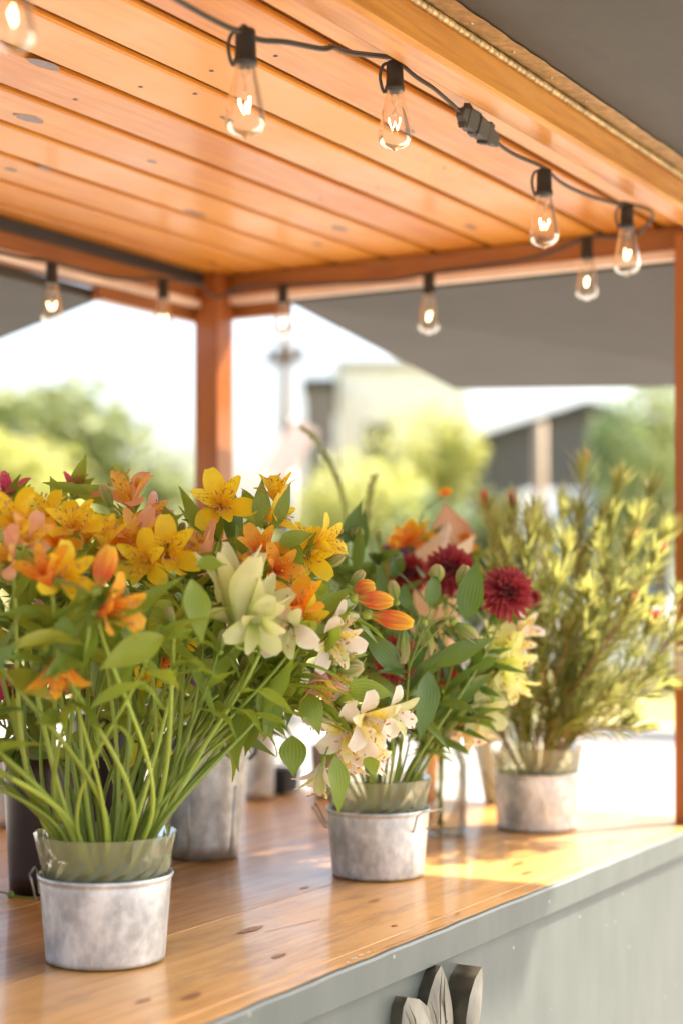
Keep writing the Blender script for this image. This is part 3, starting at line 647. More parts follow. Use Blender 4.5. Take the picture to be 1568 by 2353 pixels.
def stem_path(C, head, rim_r, rim_z, base_r=.04, ang=None, tend=None, lean=.45):
    dh = V((head.x-C.x, head.y-C.y, 0)); L = dh.length; dh = dh.normalized() if L > 1e-4 else V((1, 0, 0))
    a = math.atan2(dh.y, dh.x)+(rnd.uniform(-.95, .95) if ang is None else ang)
    k = min(1, L/.12)*rnd.uniform(.75, 1)
    rim = C+V((cos(a)*rim_r*k, sin(a)*rim_r*k, rim_z)); b = C+V((-cos(a)*base_r*rnd.uniform(.2, 1)*k, -sin(a)*base_r*rnd.uniform(.2, 1)*k, .012))
    t0 = (rim-b).normalized(); dist = (head-rim).length; t1 = tend.normalized() if tend else ((head-rim).normalized()*1.2+V((0, 0, lean))).normalized()
    pts = [b, b.lerp(rim, .5)]; n_ = 16
    for i in range(n_+1):
        t = i/n_; h00 = 2*t**3-3*t*t+1; h10 = t**3-2*t*t+t; h01 = -2*t**3+3*t*t; h11 = t**3-t*t
        pts.append(rim*h00+t0*h10*dist*.9+head*h01+t1*h11*dist*.8)
    return pts
def link(mb, a, b, ta, tb, r=.0013):
    ta = ta.normalized(); tb = tb.normalized(); dist = (b-a).length; pts = []
    for i in range(8):
        t = i/7; h00 = 2*t**3-3*t*t+1; h10 = t**3-2*t*t+t; h01 = -2*t**3+3*t*t; h11 = t**3-t*t
        pts.append(a*h00+ta*h10*dist+b*h01+tb*h11*dist)
    mb.tube(pts, r, 6)
def rand_dir(t, spread):
    o = V((rnd.gauss(0, 1), rnd.gauss(0, 1), rnd.gauss(0, 1))); o = (o-t*o.dot(t)).normalized(); return (t+o*spread).normalized()
def leaves_on(mb, pts, n_, t0, t1, L=(.06, .10), Wd=(.007, .0125), drop=.6, spread=(.7, 1.5)):
    m = len(pts)-1
    for k in range(n_):
        t = (t0+(t1-t0)*(k+rnd.random()*.7)/n_)*m; i = min(m-1, int(t)); p = pts[i].lerp(pts[i+1], t-i); tg = (pts[i+1]-pts[i]).normalized()
        d = rand_dir(tg, rnd.uniform(*spread)); l = rnd.uniform(*L)
        blade(mb, p, d, (tg-d*tg.dot(d)), l, rnd.uniform(*Wd), curl=rnd.uniform(-.1, .9), twist=rnd.uniform(-1.6, 1.6), cup=.22, r=rnd.random(), wave=.12, drop=rnd.uniform(0, drop), nu=9, nv=4)
def xleaf(mb, a, b, wpx, bow=0.15, face=None):
    """explicit leaf from a to b (world), half width in metres wpx, facing the given way"""
    d = b-a; L = d.length; dn = d.normalized(); nr = face or cdir(rnd.uniform(-.5, .5), .4, 1)
    nr = (nr-dn*nr.dot(dn)).normalized(); d0 = (dn*cos(bow*1.2)+nr*sin(bow*1.2)).normalized()
    blade(mb, a, d0, (nr-d0*nr.dot(d0)), L*1.02, wpx, curl=bow*2.4, twist=rnd.uniform(-.4, .4), cup=.18, r=rnd.random(), wave=.1, nu=12, nv=6)

def alstro_stem(C, head, label, flowers=(), buds=(), nleaf=5, tend=None, group='alstroemeria stems in the front pail', leafmat='leaf', xl=(), rim_r=.066, rim_z=.150, whorl=5, r=.0030, ang=None, cat='flower', name='alstroemeria_stem', t0=.62, lL=(.075, .125), lean=.45, drop=.6, extra_head=True):
    pts = stem_path(C, head, rim_r, rim_z, ang=ang, tend=tend, lean=lean)
    e = tag(empty(name, pts[0]), label, cat, group)
    s = MB(); s.r = rnd.random(); m = len(pts)-1; r *= rnd.uniform(.78, 1.2)
    s.tube(pts, [r*(1.05-.38*i/m) for i in range(m+1)], 8)
    for k in range(6):                             # leaf scars
        t = rnd.uniform(.2, .8)*m; i = int(t); p = pts[i].lerp(pts[i+1], t-i); tg = (pts[i+1]-pts[i]).normalized(); o = rand_dir(tg, 1.2)
        s.tube([p+o*r*.6, p+(o*.9+tg*.3)*r*1.25, p+(o+tg)*r*1.2], [r*.4, r*.28, .0002], 5)
    tg = (pts[-1]-pts[-3]).normalized()
    for (pos, ax, kind, sc, op) in flowers:
        roll = rnd.uniform(-.5, .5)
        if kind in ('red', 'lemon', 'coralm'): q = mum(e, pos, ax, kind, sc)
        else: q = flower(e, pos, ax, kind, sc, op, roll)
        link(s, head, q, tg, ax)
    for (pos, ax, kind, L, rr) in buds:
        q = bud(e, pos, ax, kind, L, rr); link(s, head, q, tg, ax, .0011)
    s.build('stalk', M['stalk'], e)
    l = MB()
    leaves_on(l, pts, nleaf, t0, .97, L=lL, drop=drop)
    for k in range(whorl):
        d = rand_dir(tg, rnd.uniform(.8, 1.6)); blade(l, head, d, tg-d*tg.dot(d), rnd.uniform(.045, .085), rnd.uniform(.007, .0115), curl=rnd.uniform(0, .8), twist=rnd.uniform(-1, 1), r=rnd.random(), wave=.1, drop=rnd.uniform(0, drop), nu=9, nv=4)
    for (a, b, wd, *bw) in xl: xleaf(l, W(*a), W(*b), wd, bw[0] if bw else .2)
    if l.v: l.build('foliage', M[leafmat], e)
    return e
def fl_(px, py, d, ax, kind, sc=1.0, op=1.0): return (W(px, py, d), cdir(*ax), kind, sc, op)
def bd_(px, py, d, ax, kind='budgr', L=.034, r=.0065): return (W(px, py, d), cdir(*ax), kind, L, r)
A = lambda *a, **k: alstro_stem(C1, *a, **k)
A(W(500, 1245, 2.19), 'gold alstroemeria stem with a wide open streaked bloom in front of the corner post', [fl_(507, 1150, 2.13, (.1, .35, 1), 'gold', 1.18, 1.0), fl_(462, 1252, 2.10, (-.35, .55, .35), 'peach', 1.05, .5)], xl=(((475, 1245, 2.12), (408, 1120, 2.15), .009), ((450, 1210, 2.18), (422, 1130, 2.2), .007)))
A(W(612, 1220, 2.2), 'tall gold alstroemeria stem right of the post with two side-facing blooms', [fl_(633, 1122, 2.14, (-.1, .9, .35), 'gold', .95, .55), fl_(640, 1182, 2.12, (.75, .35, .4), 'gold', .85, .6)], xl=(((600, 1215, 2.13), (601, 1100, 2.13), .012, .1), ((628, 1215, 2.11), (668, 1108, 2.11), .009), ((575, 1180, 2.2), (556, 1128, 2.2), .008)))
A(W(585, 1330, 2.12), 'orange alstroemeria stem with short streaked blooms right of the post', [fl_(598, 1256, 2.09, (.1, .6, .8), 'orange', .98, .75), fl_(645, 1305, 2.07, (.5, .3, .75), 'orange', .92, .8)], xl=(((560, 1275, 2.1), (543, 1205, 2.1), .010), ((640, 1250, 2.08), (722, 1228, 2.08), .011, .35)))
A(W(680, 1330, 2.14), 'gold alstroemeria stem with spidery streaked blooms at the right side of the bunch', [fl_(712, 1276, 2.11, (.25, -.1, 1), 'gold', .98, 1.0), fl_(757, 1240, 2.10, (.8, .35, .35), 'gold', 1.0, .75), fl_(690, 1235, 2.17, (.3, .7, .3), 'gold', .8, .5)], xl=(((650, 1250, 2.1), (700, 1300, 2.08), .014), ), buds=[bd_(762, 1290, 2.15, (.8, .4, .2), 'budgr')])
A(W(283, 1205, 2.17), 'peach alstroemeria stem standing highest above the left half of the bunch', [fl_(290, 1122, 2.14, (-.15, .85, .5), 'peach', 1.22, .9), fl_(352, 1170, 2.15, (.55, .5, .4), 'pink', .8, .35), fl_(240, 1140, 2.2, (-.6, .6, .1), 'budgr' if False else 'peach', .5, .2)], xl=(((250, 1150, 2.15), (150, 1118, 2.15), .012, .25), ((150, 1165, 2.16), (113, 1095, 2.16), .010), ((290, 1120, 2.17), (262, 1065, 2.17), .009), ((210, 1135, 2.13), (100, 1110, 2.15), .007)), buds=[bd_(246, 1142, 2.12, (-.3, .8, .3), 'budgr'), bd_(318, 1115, 2.16, (.1, 1, .2), 'budor', .02, .004)])
A(W(335, 1335, 2.08), 'gold alstroemeria stem with the large petalled bloom at the middle left', [fl_(312, 1222, 2.05, (-.1, .75, .7), 'peach', 1.1, .75), fl_(385, 1262, 2.02, (.15, .35, 1), 'gold', 1.15, 1), fl_(325, 1288, 2.0, (-.3, .1, 1), 'gold', 1.05, .9)], xl=(((400, 1240, 2.06), (380, 1165, 2.1), .012), ))
A(W(170, 1320, 1.98), 'gold alstroemeria stem with two upright blooms at the upper left', [fl_(165, 1195, 1.97, (-.1, .65, .75), 'gold', 1.0, .9), fl_(243, 1225, 1.98, (.1, .9, .5), 'gold', .9, .5)])
A(W(30, 1320, 1.9), 'gold alstroemeria stem at the left edge carrying large blurred blooms', [fl_(28, 1180, 1.88, (-.3, .6, .7), 'gold', 1.1, .9), fl_(68, 1228, 1.87, (.3, .5, .8), 'peach', .9, .8), fl_(0, 1275, 1.85, (-.4, .3, .8), 'peach', 1.0, .8)])
A(W(128, 1430, 1.80), 'deep orange alstroemeria stem in front with a bright flared bloom', [fl_(97, 1305, 1.78, (-.25, .85, .55), 'orange', 1.0, .6), fl_(155, 1318, 1.80, (.55, .2, .8), 'gold', 1.0, .9)])
A(W(222, 1405, 1.80), 'alstroemeria stem with one closed coral and gold bud pointing up', [], buds=[bd_(238, 1308, 1.79, (.35, 1, .2), 'budor', .050, .0105)], whorl=3)
A(W(205, 1440, 1.79), 'alstroemeria stem with one orange bloom opening to the right', [fl_(272, 1403, 1.78, (.85, .1, .45), 'orange', 1.15, .65)], xl=(((150, 1520, 1.79), (148, 1392, 1.79), .013, .1), ((222, 1430, 1.80), (172, 1560, 1.82), .013)), whorl=3)
A(W(125, 1480, 1.79), 'alstroemeria stem bent over with one orange bloom hanging down', [fl_(133, 1558, 1.78, (.1, -1, .3), 'orange', 1.1, .7)], xl=(((20, 1540, 1.8), (122, 1615, 1.8), .013, .3), ), whorl=3)
A(W(595, 1505, 1.97), 'pale lime alstroemeria stem with a tight cluster of half closed blooms', [fl_(540, 1345, 1.94, (.0, 1, .1), 'lime', 1.95, .15), fl_(515, 1395, 1.96, (-.6, .7, .3), 'lime', 1.2, .4), fl_(598, 1395, 1.95, (.5, .8, .2), 'lime', 1.55, .2), fl_(590, 1440, 1.92, (.1, -.3, .9), 'lime', 1.15, .5)], leafmat='leaf', whorl=4, nleaf=5)
A(W(690, 1460, 2.02), 'alstroemeria stem with an orange bloom above a fading cream one', [fl_(682, 1378, 2.0, (-.1, .75, .6), 'orange', 1.15, .85), fl_(655, 1446, 1.98, (-.25, -.15, 1), 'creamy', 1.15, .9), fl_(702, 1425, 2.03, (.6, .1, .8), 'gold', .95, .7)])
A(W(770, 1405, 2.08), 'alstroemeria stem whose three coral buds point out to the right', [], buds=[bd_(832, 1352, 2.08, (1, .25, .2), 'budor', .030, .009), bd_(857, 1378, 2.06, (1, -.08, .2), 'budor', .046, .0095), bd_(895, 1422, 2.06, (1, -.2, .3), 'budor', .056, .0098), bd_(818, 1330, 2.1, (.7, .7, .2), 'budgr', .026, .006)], xl=(((700, 1430, 2.05), (812, 1348, 2.08), .013, .1), ((725, 1470, 2.05), (812, 1390, 2.08), .012, .1), ((690, 1470, 2.02), (770, 1440, 2.04), .011)), tend=cdir(1, .2, 0))
A(W(738, 1470, 2.07), 'cream and pink alstroemeria stem turned down on the right flank', [fl_(772, 1478, 2.04, (.45, -.45, .75), 'cream', 1.2, .8), fl_(778, 1440, 2.06, (.8, .1, .5), 'cream', 1.0, .7), fl_(738, 1572, 2.06, (.1, -.95, .35), 'pink', 1.15, .55), fl_(772, 1560, 2.08, (.5, -.7, .4), 'pink', .8, .6)], buds=[bd_(800, 1535, 2.07, (.8, .1, .3), 'lime' if False else 'budgr', .036, .010)], xl=(((745, 1510, 2.05), (842, 1505, 2.07), .010, .3), ((760, 1525, 2.06), (790, 1440, 2.1), .010)))
A(W(770, 1615, 2.10), 'long arching alstroemeria stem ending in a drooping cream cluster', [fl_(800, 1690, 2.07, (-.1, -.35, 1), 'cream', 1.15, .9), fl_(858, 1660, 2.06, (.5, -.2, .8), 'cream', 1.15, .9), fl_(838, 1715, 2.09, (.2, -.8, .6), 'cream', 1.05, .8), fl_(917, 1640, 2.08, (.75, -.15, .6), 'creamy', .95, .9), fl_(787, 1638, 2.1, (-.2, .1, 1), 'cream', 1.0, .6), fl_(730, 1797, 2.07, (-.25, -.95, .2), 'creamy', 1.0, .6), fl_(868, 1745, 2.12, (.9, -.1, .2), 'cream', .85, .7), fl_(800, 1755, 2.09, (0, -1, .25), 'cream', .95, .6), fl_(722, 1640, 2.08, (-.6, -.6, .3), 'creamy', .8, .4)],
  xl=(((795, 1585, 2.07), (905, 1600, 2.07), .015, .35), ((770, 1735, 2.05), (776, 1870, 2.04), .014, .2), ((672, 1690, 2.06), (676, 1785, 2.05), .017, .15), ((700, 1590, 2.06), (738, 1690, 2.05), .014, .4), ((845, 1740, 2.08), (858, 1790, 2.06), .010, .4), ((640, 1590, 2.04), (607, 1705, 2.03), .012, .3), ((762, 1745, 2.1), (745, 1700, 2.1), .008)), tend=cdir(1, -.25, .1), whorl=7, lean=1.0)
A(W(10, 1185, 2.2), 'magenta alstroemeria bloom at the very left edge above the gold ones', [fl_(14, 1118, 2.2, (-.2, .9, .3), 'magenta', 1.0, .8)], buds=[bd_(62, 1135, 2.18, (.6, .6, .2), 'budor', .02, .005)])
A(W(165, 1150, 2.34), 'magenta alstroemeria bloom peeping over a leaf at the upper left', [fl_(170, 1110, 2.33, (0, .8, .4), 'magenta', .75, .7)], whorl=5)
A(W(110, 1480, 2.12), 'dusty pink alstroemeria bloom half hidden low in the left of the bunch', [fl_(115, 1420, 2.1, (.1, .4, .8), 'pink', 1.1, .6)])
A(W(22, 1640, 2.1), 'pink alstroemeria bloom low at the left edge of the picture', [fl_(22, 1585, 2.08, (-.2, .4, .8), 'magenta', .85, .5)])
A(W(195, 1620, 2.25), 'small orange alstroemeria bloom deep among the stalks, left of the dark vase rim', [fl_(194, 1568, 2.24, (0, .5, .8), 'orange', .75, .7)])
A(W(330, 1620, 2.3), 'small gold alstroemeria bloom deep among the stalks above the dark vase', [fl_(332, 1568, 2.3, (.1, .3, .9), 'gold', .7, .6), fl_(290, 1500, 2.32, (-.2, .3, .9), 'gold', .8, .6)])
A(W(400, 1530, 2.34), 'gold alstroemeria bloom glimpsed behind the middle stalks', [fl_(400, 1470, 2.33, (.1, .4, .9), 'gold', .9, .8), fl_(372, 1512, 2.33, (-.1, .1, .9), 'orange', .8, .8)])
A(W(560, 1360, 2.3), 'pale pink alstroemeria bloom behind the orange pair right of the post', [fl_(572, 1300, 2.16, (-.1, .5, .8), 'pink', .8, .5), fl_(605, 1312, 2.15, (.5, .4, .6), 'creamy', .7, .6)])
A(W(650, 1600, 2.13), 'leafy alstroemeria stem with hanging leaves below the lime cluster', [], xl=(((608, 1560, 2.04), (624, 1700, 2.03), .013, .1), ((570, 1620, 2.05), (545, 1780, 2.04), .011, .5), ((590, 1640, 2.07), (562, 1735, 2.07), .012), ((560, 1600, 2.1), (600, 1690, 2.1), .012)), tend=cdir(1, .2, 0), whorl=7)
A(W(350, 1480, 1.82), 'alstroemeria stem with the broad pointed leaf lying across the front of the stalks', [], xl=(((378, 1462, 1.80), (228, 1541, 1.79), .0165, .2), ((440, 1330, 1.86), (460, 1480, 1.85), .015, .2), ((395, 1380, 1.9), (340, 1440, 1.9), .014), ((450, 1300, 1.88), (520, 1296, 1.9), .011)), whorl=3)
A(W(95, 1300, 2.08), 'gold alstroemeria stem behind the left pair, blooms packed close together', [fl_(105, 1170, 2.05, (-.2, .8, .5), 'gold', 1.0, .8), fl_(130, 1245, 1.98, (0, .4, .9), 'orange', .85, .7)])
A(W(215, 1290, 2.05), 'gold alstroemeria stem between the two upright pairs, with orange-backed petals', [fl_(205, 1215, 2.08, (.3, .7, .5), 'gold', 1.0, .6), fl_(272, 1262, 2.04, (.1, .3, .9), 'orange', .9, .8)])
A(W(425, 1330, 2.1), 'orange and gold alstroemeria stem left of the corner post foot', [fl_(430, 1290, 2.08, (.4, .5, .6), 'gold', .95, .6), fl_(350, 1225, 2.12, (.2, .7, .5), 'orange', 1.0, .7), fl_(275, 1215, 2.12, (0, .9, .4), 'gold', .9, .6)])
for x, y, d, lb in ((-140, 1610, 1.80, 'bright bare stalk bending low to the left edge, topmost of the three'), (-170, 1690, 1.78, 'bright bare stalk bending low to the left edge, middle of the three'), (-150, 1740, 1.83, 'bright bare stalk bending low to the left edge, lowest of the three'), (-200, 1640, 1.85, 'thin bare stalk leaning left behind the three low front ones')):
    A(W(x, y, d), lb, [], nleaf=2, whorl=3, lean=.05, r=.0036, ang=.15, t0=.8)
LM = [(507, 1150, 'the widest streaked gold bloom'), (633, 1122, 'the gold blooms right of the post'), (598, 1256, 'the streaked orange pair'), (735, 1255, 'the spidery gold blooms at the right'), (290, 1122, 'the tall peach bloom'), (385, 1262, 'the big gold bloom at mid left'), (165, 1195, 'the upright gold pair'), (30, 1180, 'the large gold bloom at the left edge'), (97, 1305, 'the flared deep orange bloom'), (238, 1308, 'the single coral bud'), (272, 1403, 'the orange bloom opening rightward'), (133, 1558, 'the hanging orange bloom'), (555, 1370, 'the pale lime cluster'), (682, 1378, 'the orange bloom over the cream one'), (870, 1385, 'the three coral buds'), (772, 1478, 'the cream bloom on the right flank'), (738, 1572, 'the hanging pink bloom'), (830, 1690, 'the drooping cream cluster'), (115, 1420, 'the dusty pink bloom'), (400, 1470, 'the gold bloom behind the middle stalks'), (1035, 1308, 'the crimson flower by the kraft paper'), (1166, 1360, 'the brightest crimson flower'), (912, 1515, 'the low shaded crimson flower'), (1168, 1500, 'the lemon yellow flower'), (975, 1468, 'the drooping green buds'), (1090, 1650, 'the sunlit cream flowers'), (1340, 1085, 'the topmost coral tip'), (1115, 1175, 'the leftmost coral tip'), (1445, 1262, 'the upper pink tip'), (1440, 1400, 'the bright red tip'), (1278, 1330, 'the golden upright tip'), (1232, 1720, 'the rim of the right pail'), (468, 1690, 'the tall galvanised bucket rim'), (252, 1600, 'the dark middle vase rim'), (95, 1850, 'the left dark vase')]
USED = set()
def where(px, py, what):
    for (x, y, nm) in sorted(LM, key=lambda q: (q[0]-px)**2+(q[1]-py)**2):
        dx, dy = px-x, py-y
        rel = ('left of' if dx < 0 else 'right of') if abs(dx) > abs(dy) else ('above' if dy < 0 else 'below')
        l = what+' '+rel+' '+nm
        if l not in USED and len(l.split()) <= 16: USED.add(l); return l
    return what
# filler stems of the fan
spots = [(-60, 1430, 1.75), (-90, 1560, 1.72), (-110, 1660, 1.70), (-40, 1350, 1.9), (60, 1450, 1.95), (60, 1360, 2.05), (140, 1400, 2.1), (210, 1350, 2.1), (260, 1330, 2.2), (300, 1400, 1.95), (350, 1400, 2.2), (400, 1340, 2.2), (430, 1420, 2.0), (450, 1350, 2.1), (480, 1400, 2.05), (500, 1500, 1.95), (530, 1340, 2.25), (620, 1420, 2.1), (650, 1500, 2.15), (700, 1530, 2.18), (590, 1480, 2.25), (720, 1400, 2.25), (100, 1250, 2.2), (220, 1240, 2.25), (420, 1250, 2.27), (545, 1240, 2.3), (640, 1380, 2.2), (320, 1250, 2.3), (30, 1500, 2.1), (270, 1450, 2.2), (400, 1450, 1.88), (-70, 1250, 2.1), (660, 1560, 2.05), (560, 1560, 2.1), (500, 1580, 2.2), (250, 1540, 2.25)]
for i, (x, y, d) in enumerate(spots):
    A(W(x, y, d), where(x, y, 'green leafy alstroemeria stalk with its head'), [], buds=[bd_(x+rnd.uniform(-15, 15), y-28, d, (rnd.uniform(-.5, .5), 1, .2), 'budgr', .026, .005)] if i % 3 == 0 else [], nleaf=5, whorl=5, group='leafy stalks in the front pail', leafmat='leafdark' if i % 3 == 1 else 'leaf', t0=.7)

# -------- middle pail
G2 = 'stems in the middle pail'
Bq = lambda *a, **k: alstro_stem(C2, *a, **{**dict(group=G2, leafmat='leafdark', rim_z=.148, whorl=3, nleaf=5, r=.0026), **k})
mums = [(1035, 1308, 2.66, (.1, .5, .8), 1.28, 'crimson chrysanthemum just in front of the kraft paper cone'), (940, 1318, 2.85, (-.2, .5, .6), 1.15, 'dark crimson chrysanthemum in the shade left of the kraft paper'), (1166, 1360, 2.52, (.25, .25, .9), 1.22, 'bright crimson chrysanthemum standing furthest right of the reds'), (912, 1515, 2.44, (-.1, .1, 1), 1.0, 'shaded crimson chrysanthemum low in the middle pail'), (1020, 1535, 2.78, (.2, .1, 1), .9, 'crimson chrysanthemum hidden behind the green buds'), (1226, 1372, 2.72, (.9, .2, .4), .45, 'small dark red chrysanthemum bud behind the bright crimson one')]
for (x, y, d, ax, sc, lab) in mums:
    head = W(x, y, d)-cdir(*ax)*.03+V((0, 0, -.02))
    Bq(head, lab, [fl_(x, y, d, ax, 'red', sc)], name='chrysanthemum_stem', whorl=0, nleaf=3, lL=(.04, .06), tend=cdir(ax[0]*.5, 1, 0))
Bq(W(938, 1545, 2.36), 'green alstroemeria stem with closed buds and a long hanging leaf at the middle', [], buds=[bd_(978, 1468, 2.38, (.15, -1, .2), 'budgr', .046, .0085), bd_(925, 1480, 2.36, (0, -1, .2), 'budgr', .052, .0085), bd_(1068, 1452, 2.36, (.7, -.6, .2), 'budgr', .044, .010), bd_(1002, 1322, 2.4, (.1, 1, .1), 'budgr', .030, .009), bd_(1062, 1330, 2.4, (.2, 1, .1), 'budgr', .038, .009), bd_(905, 1360, 2.38, (-.2, .9, .2), 'budgr', .032, .007)][:6], xl=(((985, 1540, 2.36), (960, 1705, 2.34), .018, .2), ((1068, 1425, 2.38), (1095, 1280, 2.38), .019, .15), ((985, 1395, 2.38), (1000, 1312, 2.4), .012), ((990, 1530, 2.36), (1140, 1470, 2.36), .015, .3), ((925, 1545, 2.36), (820, 1450, 2.36), .017, .4), ((935, 1400, 2.4), (925, 1340, 2.4), .009)), whorl=2)
Bq(W(1100, 1520, 2.6), 'lemon yellow blooms glowing in sunlight right of the crimson flowers', [fl_(1150, 1475, 2.62, (.1, .7, .6), 'lemonf', 1.3, .8), fl_(1180, 1530, 2.62, (.7, -.1, .6), 'lemonf', 1.35, .9), fl_(1140, 1545, 2.6, (-.1, -.2, .9), 'lemonf', 1.2, .8), fl_(1185, 1580, 2.64, (.5, -.8, .3), 'lemonf', 1.1, .5)])
Bq(W(1160, 1500, 2.7), 'cream alstroemeria stem beside the lemon yellow flower', [fl_(1208, 1440, 2.68, (.6, .4, .5), 'cream', 1.0, .6), fl_(1195, 1480, 2.66, (.7, -.1, .6), 'cream', .9, .8)])
Bq(W(1075, 1620, 2.6), 'sunlit cream and yellow alstroemeria stem low on the right of the middle pail', [fl_(1110, 1640, 2.58, (.3, -.2, .9), 'lime', 1.1, .9), fl_(1082, 1688, 2.6, (.2, -.7, .6), 'cream', 1.1, .9), fl_(1060, 1665, 2.6, (-.2, -.4, .9), 'cream', 1.0, .8), fl_(1130, 1585, 2.6, (.7, .2, .6), 'lime', .8, .5)], tend=cdir(1, .2, 0))
Bq(W(815, 1250, 2.6), 'tall green stem with a round bud right of the gold alstroemerias', [], buds=[bd_(818, 1228, 2.58, (.1, 1, .1), 'budgr', .024, .009)], xl=(((790, 1250, 2.58), (828, 1150, 2.58), .013, .2), ((830, 1270, 2.6), (836, 1170, 2.6), .010)))
Bq(W(868, 1300, 2.7), 'leafy green stem between the gold blooms and the crimson ones', [], buds=[bd_(870, 1235, 2.7, (0, 1, 0), 'budgr', .022, .005), bd_(905, 1260, 2.7, (.2, 1, 0), 'budor', .022, .005)], xl=(((880, 1400, 2.66), (870, 1290, 2.66), .012), ((900, 1330, 2.66), (925, 1270, 2.7), .012)))
for i, (x, y, d) in enumerate([(850, 1350, 2.7), (880, 1420, 2.6), (990, 1400, 2.6), (1050, 1480, 2.55), (1130, 1420, 2.6), (860, 1500, 2.65), (1100, 1480, 2.7), (960, 1450, 2.7), (1010, 1380, 2.75), (830, 1420, 2.75), (890, 1560, 2.5), (1000, 1620, 2.5), (950, 1640, 2.65), (1080, 1560, 2.6), (800, 1480, 2.7), (780, 1340, 2.8)]):
    Bq(W(x, y, d), where(x, y, 'dark green leafy stalk with its head'), [], nleaf=7, whorl=4, group='leafy stalks in the middle pail', t0=.35)

# -------- jar of stems
for i, (x, y, d) in enumerate([(1000, 1600, 2.9), (1040, 1640, 2.95), (1020, 1560, 3.0), (980, 1640, 3.0)]):
    alstro_stem(CJ, W(x, y, d), ['pale green cut stem leaning left in the glass jar', 'pale green cut stem leaning right in the glass jar', 'tallest pale green cut stem in the glass jar', 'shortest pale green cut stem at the back of the glass jar'][i], [], nleaf=3, whorl=3, group='stems in the glass jar', rim_r=.028, rim_z=.17, r=.0032, t0=.4)

# -------- background bouquet behind the middle pail
CK = W(985, 1800, 3.35); CK.z = Z0+.001
e = tag(empty('paper_cone', CK), 'kraft paper cone wrapped round an orange bouquet behind the red flowers', 'wrapping paper')
m = MB(); apex = CK+V((0, 0, .004)); rows = []
top = [(905, 1300, 3.00), (960, 1262, 2.94), (1005, 1225, 2.90), (1030, 1192, 2.88), (1034, 1215, 2.90), (1037, 1262, 2.92), (1062, 1246, 2.95), (1090, 1228, 3.02), (1075, 1200, 3.12), (1020, 1156, 3.2), (975, 1240, 3.25), (930, 1290, 3.15)]
P_ = [W(*t) for t in top]
for k in range(7):
    t = k/6; rows.append([((apex+V((.012*cos(j), .012*sin(j), 0))).lerp(q, t)+V((0, 0, 0)), t, 0) for j, q in enumerate(P_)])
m.grid(rows, True); o = m.build('paper_sheet', M['kraft'], e)
sm_ = o.modifiers.new('thick', 'SOLIDIFY'); sm_.thickness = .0012
def cone_stem(px, py, d, kind, lab, sc=.9, ax=(0, .6, .8), op=.9, nm='alstroemeria_stem', **kw):
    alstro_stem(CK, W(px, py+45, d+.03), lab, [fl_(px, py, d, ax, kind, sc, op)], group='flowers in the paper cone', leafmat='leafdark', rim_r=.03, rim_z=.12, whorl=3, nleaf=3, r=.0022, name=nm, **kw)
cone_stem(940, 1235, 3.0, 'orange', 'orange bloom beside the left edge of the kraft paper cone', 1.0)
cone_stem(958, 1222, 3.06, 'gold', 'gold bloom just behind the orange one at the paper cone', .9)
cone_stem(915, 1250, 3.08, 'orange', 'small orange bloom furthest left at the paper cone', .8)
cone_stem(895, 1262, 3.1, 'orange', 'orange bud-like bloom just left of the paper cone group', .5)
cone_stem(1070, 1245, 3.08, 'orange', 'dim orange bloom inside the fold of the kraft paper', .7)
cone_stem(905, 1275, 3.0, 'purple', 'dusky purple bloom in front of the kraft paper cone', .8)
cone_stem(925, 1282, 2.98, 'purple', 'second dusky bloom tucked between the crimson and the orange flowers', .6)
# orange sprig on a bent twig
s_ = tag(empty('orange_sprig', CK), 'thin bent twig tipped with one small orange bloom above the paper cone', 'flower')
m = MB(); m.tube(smooth([CK+V((0, 0, .03)), W(985, 1500, 3.2), W(970, 1250, 3.05), W(968, 1185, 3.05), W(990, 1158, 3.04), W(1020, 1138, 3.03)]), .0016, 6); m.build('twig', M['stalk'], s_)
m = MB()
for a in ((-.7, .7, .3), (.6, .9, .3), (.1, .2, 1), (0, 1, -.4)): blade(m, W(1022, 1140, 3.03), cdir(*a), cdir(0, .3, 1), .018, .0065, prof='outer', r=.3)
m.build('flower', M['orange'], s_)
# blue tissue bundle behind
c = W(1135, 1330, 3.4); e = tag(empty('tissue_wrap', c), 'pale blue tissue wrap glimpsed right of the kraft paper cone', 'wrapping paper')
m = MB(); rr = random.Random(2); rows = []
bs = V((c.x, c.y, Z0+.002))
for k in range(6):
    t = k/5; rows.append([((bs+V((cos(a)*(.02+.07*t), sin(a)*(.02+.07*t), (.37+.03*sin(3*a+1))*t)))+V((rr.uniform(-1, 1), rr.uniform(-1, 1), 0))*.008*t, 0, 0) for a in [2*pi*j/22 for j in range(22)]])
m.grid(rows, True); o = m.build('tissue_sheet', M['bluepaper'], e); o.modifiers.new('thick', 'SOLIDIFY').thickness = .001
# tall curved buds of gladiolus type behind the bunch
def spike(p, lab, C):
    e = tag(empty('tall_flower_spike', C), lab, 'flower'); pts = smooth([C+V((0, 0, .01))]+[W(*q) for q in p], 8); n_ = len(pts)
    m = MB(); m.tube(pts, [.0034*(1-.6*i/n_) for i in range(n_)], 7); m.build('stalk', M['stalk'], e)
    l = MB()
    for i in range(int(n_*.5), n_-1, 1):
        tg = (pts[i+1]-pts[i]).normalized(); d = rand_dir(tg, .35); blade(l, pts[i], d, tg-d*tg.dot(d), .034, .0045, curl=.1, r=rnd.random())
    l.build('foliage', M['needle'], e)
CS = W(760, 1800, 3.5); CS.z = Z0+.001
e = tag(empty('metal_pot', CS), 'small metal pot hidden deep behind the drooping cream flowers', 'pot')
m = MB(); m.lathe([(.001, .002), (.035, .002), (.045, .11), (.047, .112), (.043, .11), (.033, .006), (.001, .006)], CS, 30); m.build('pot_body', M['galv'], e)
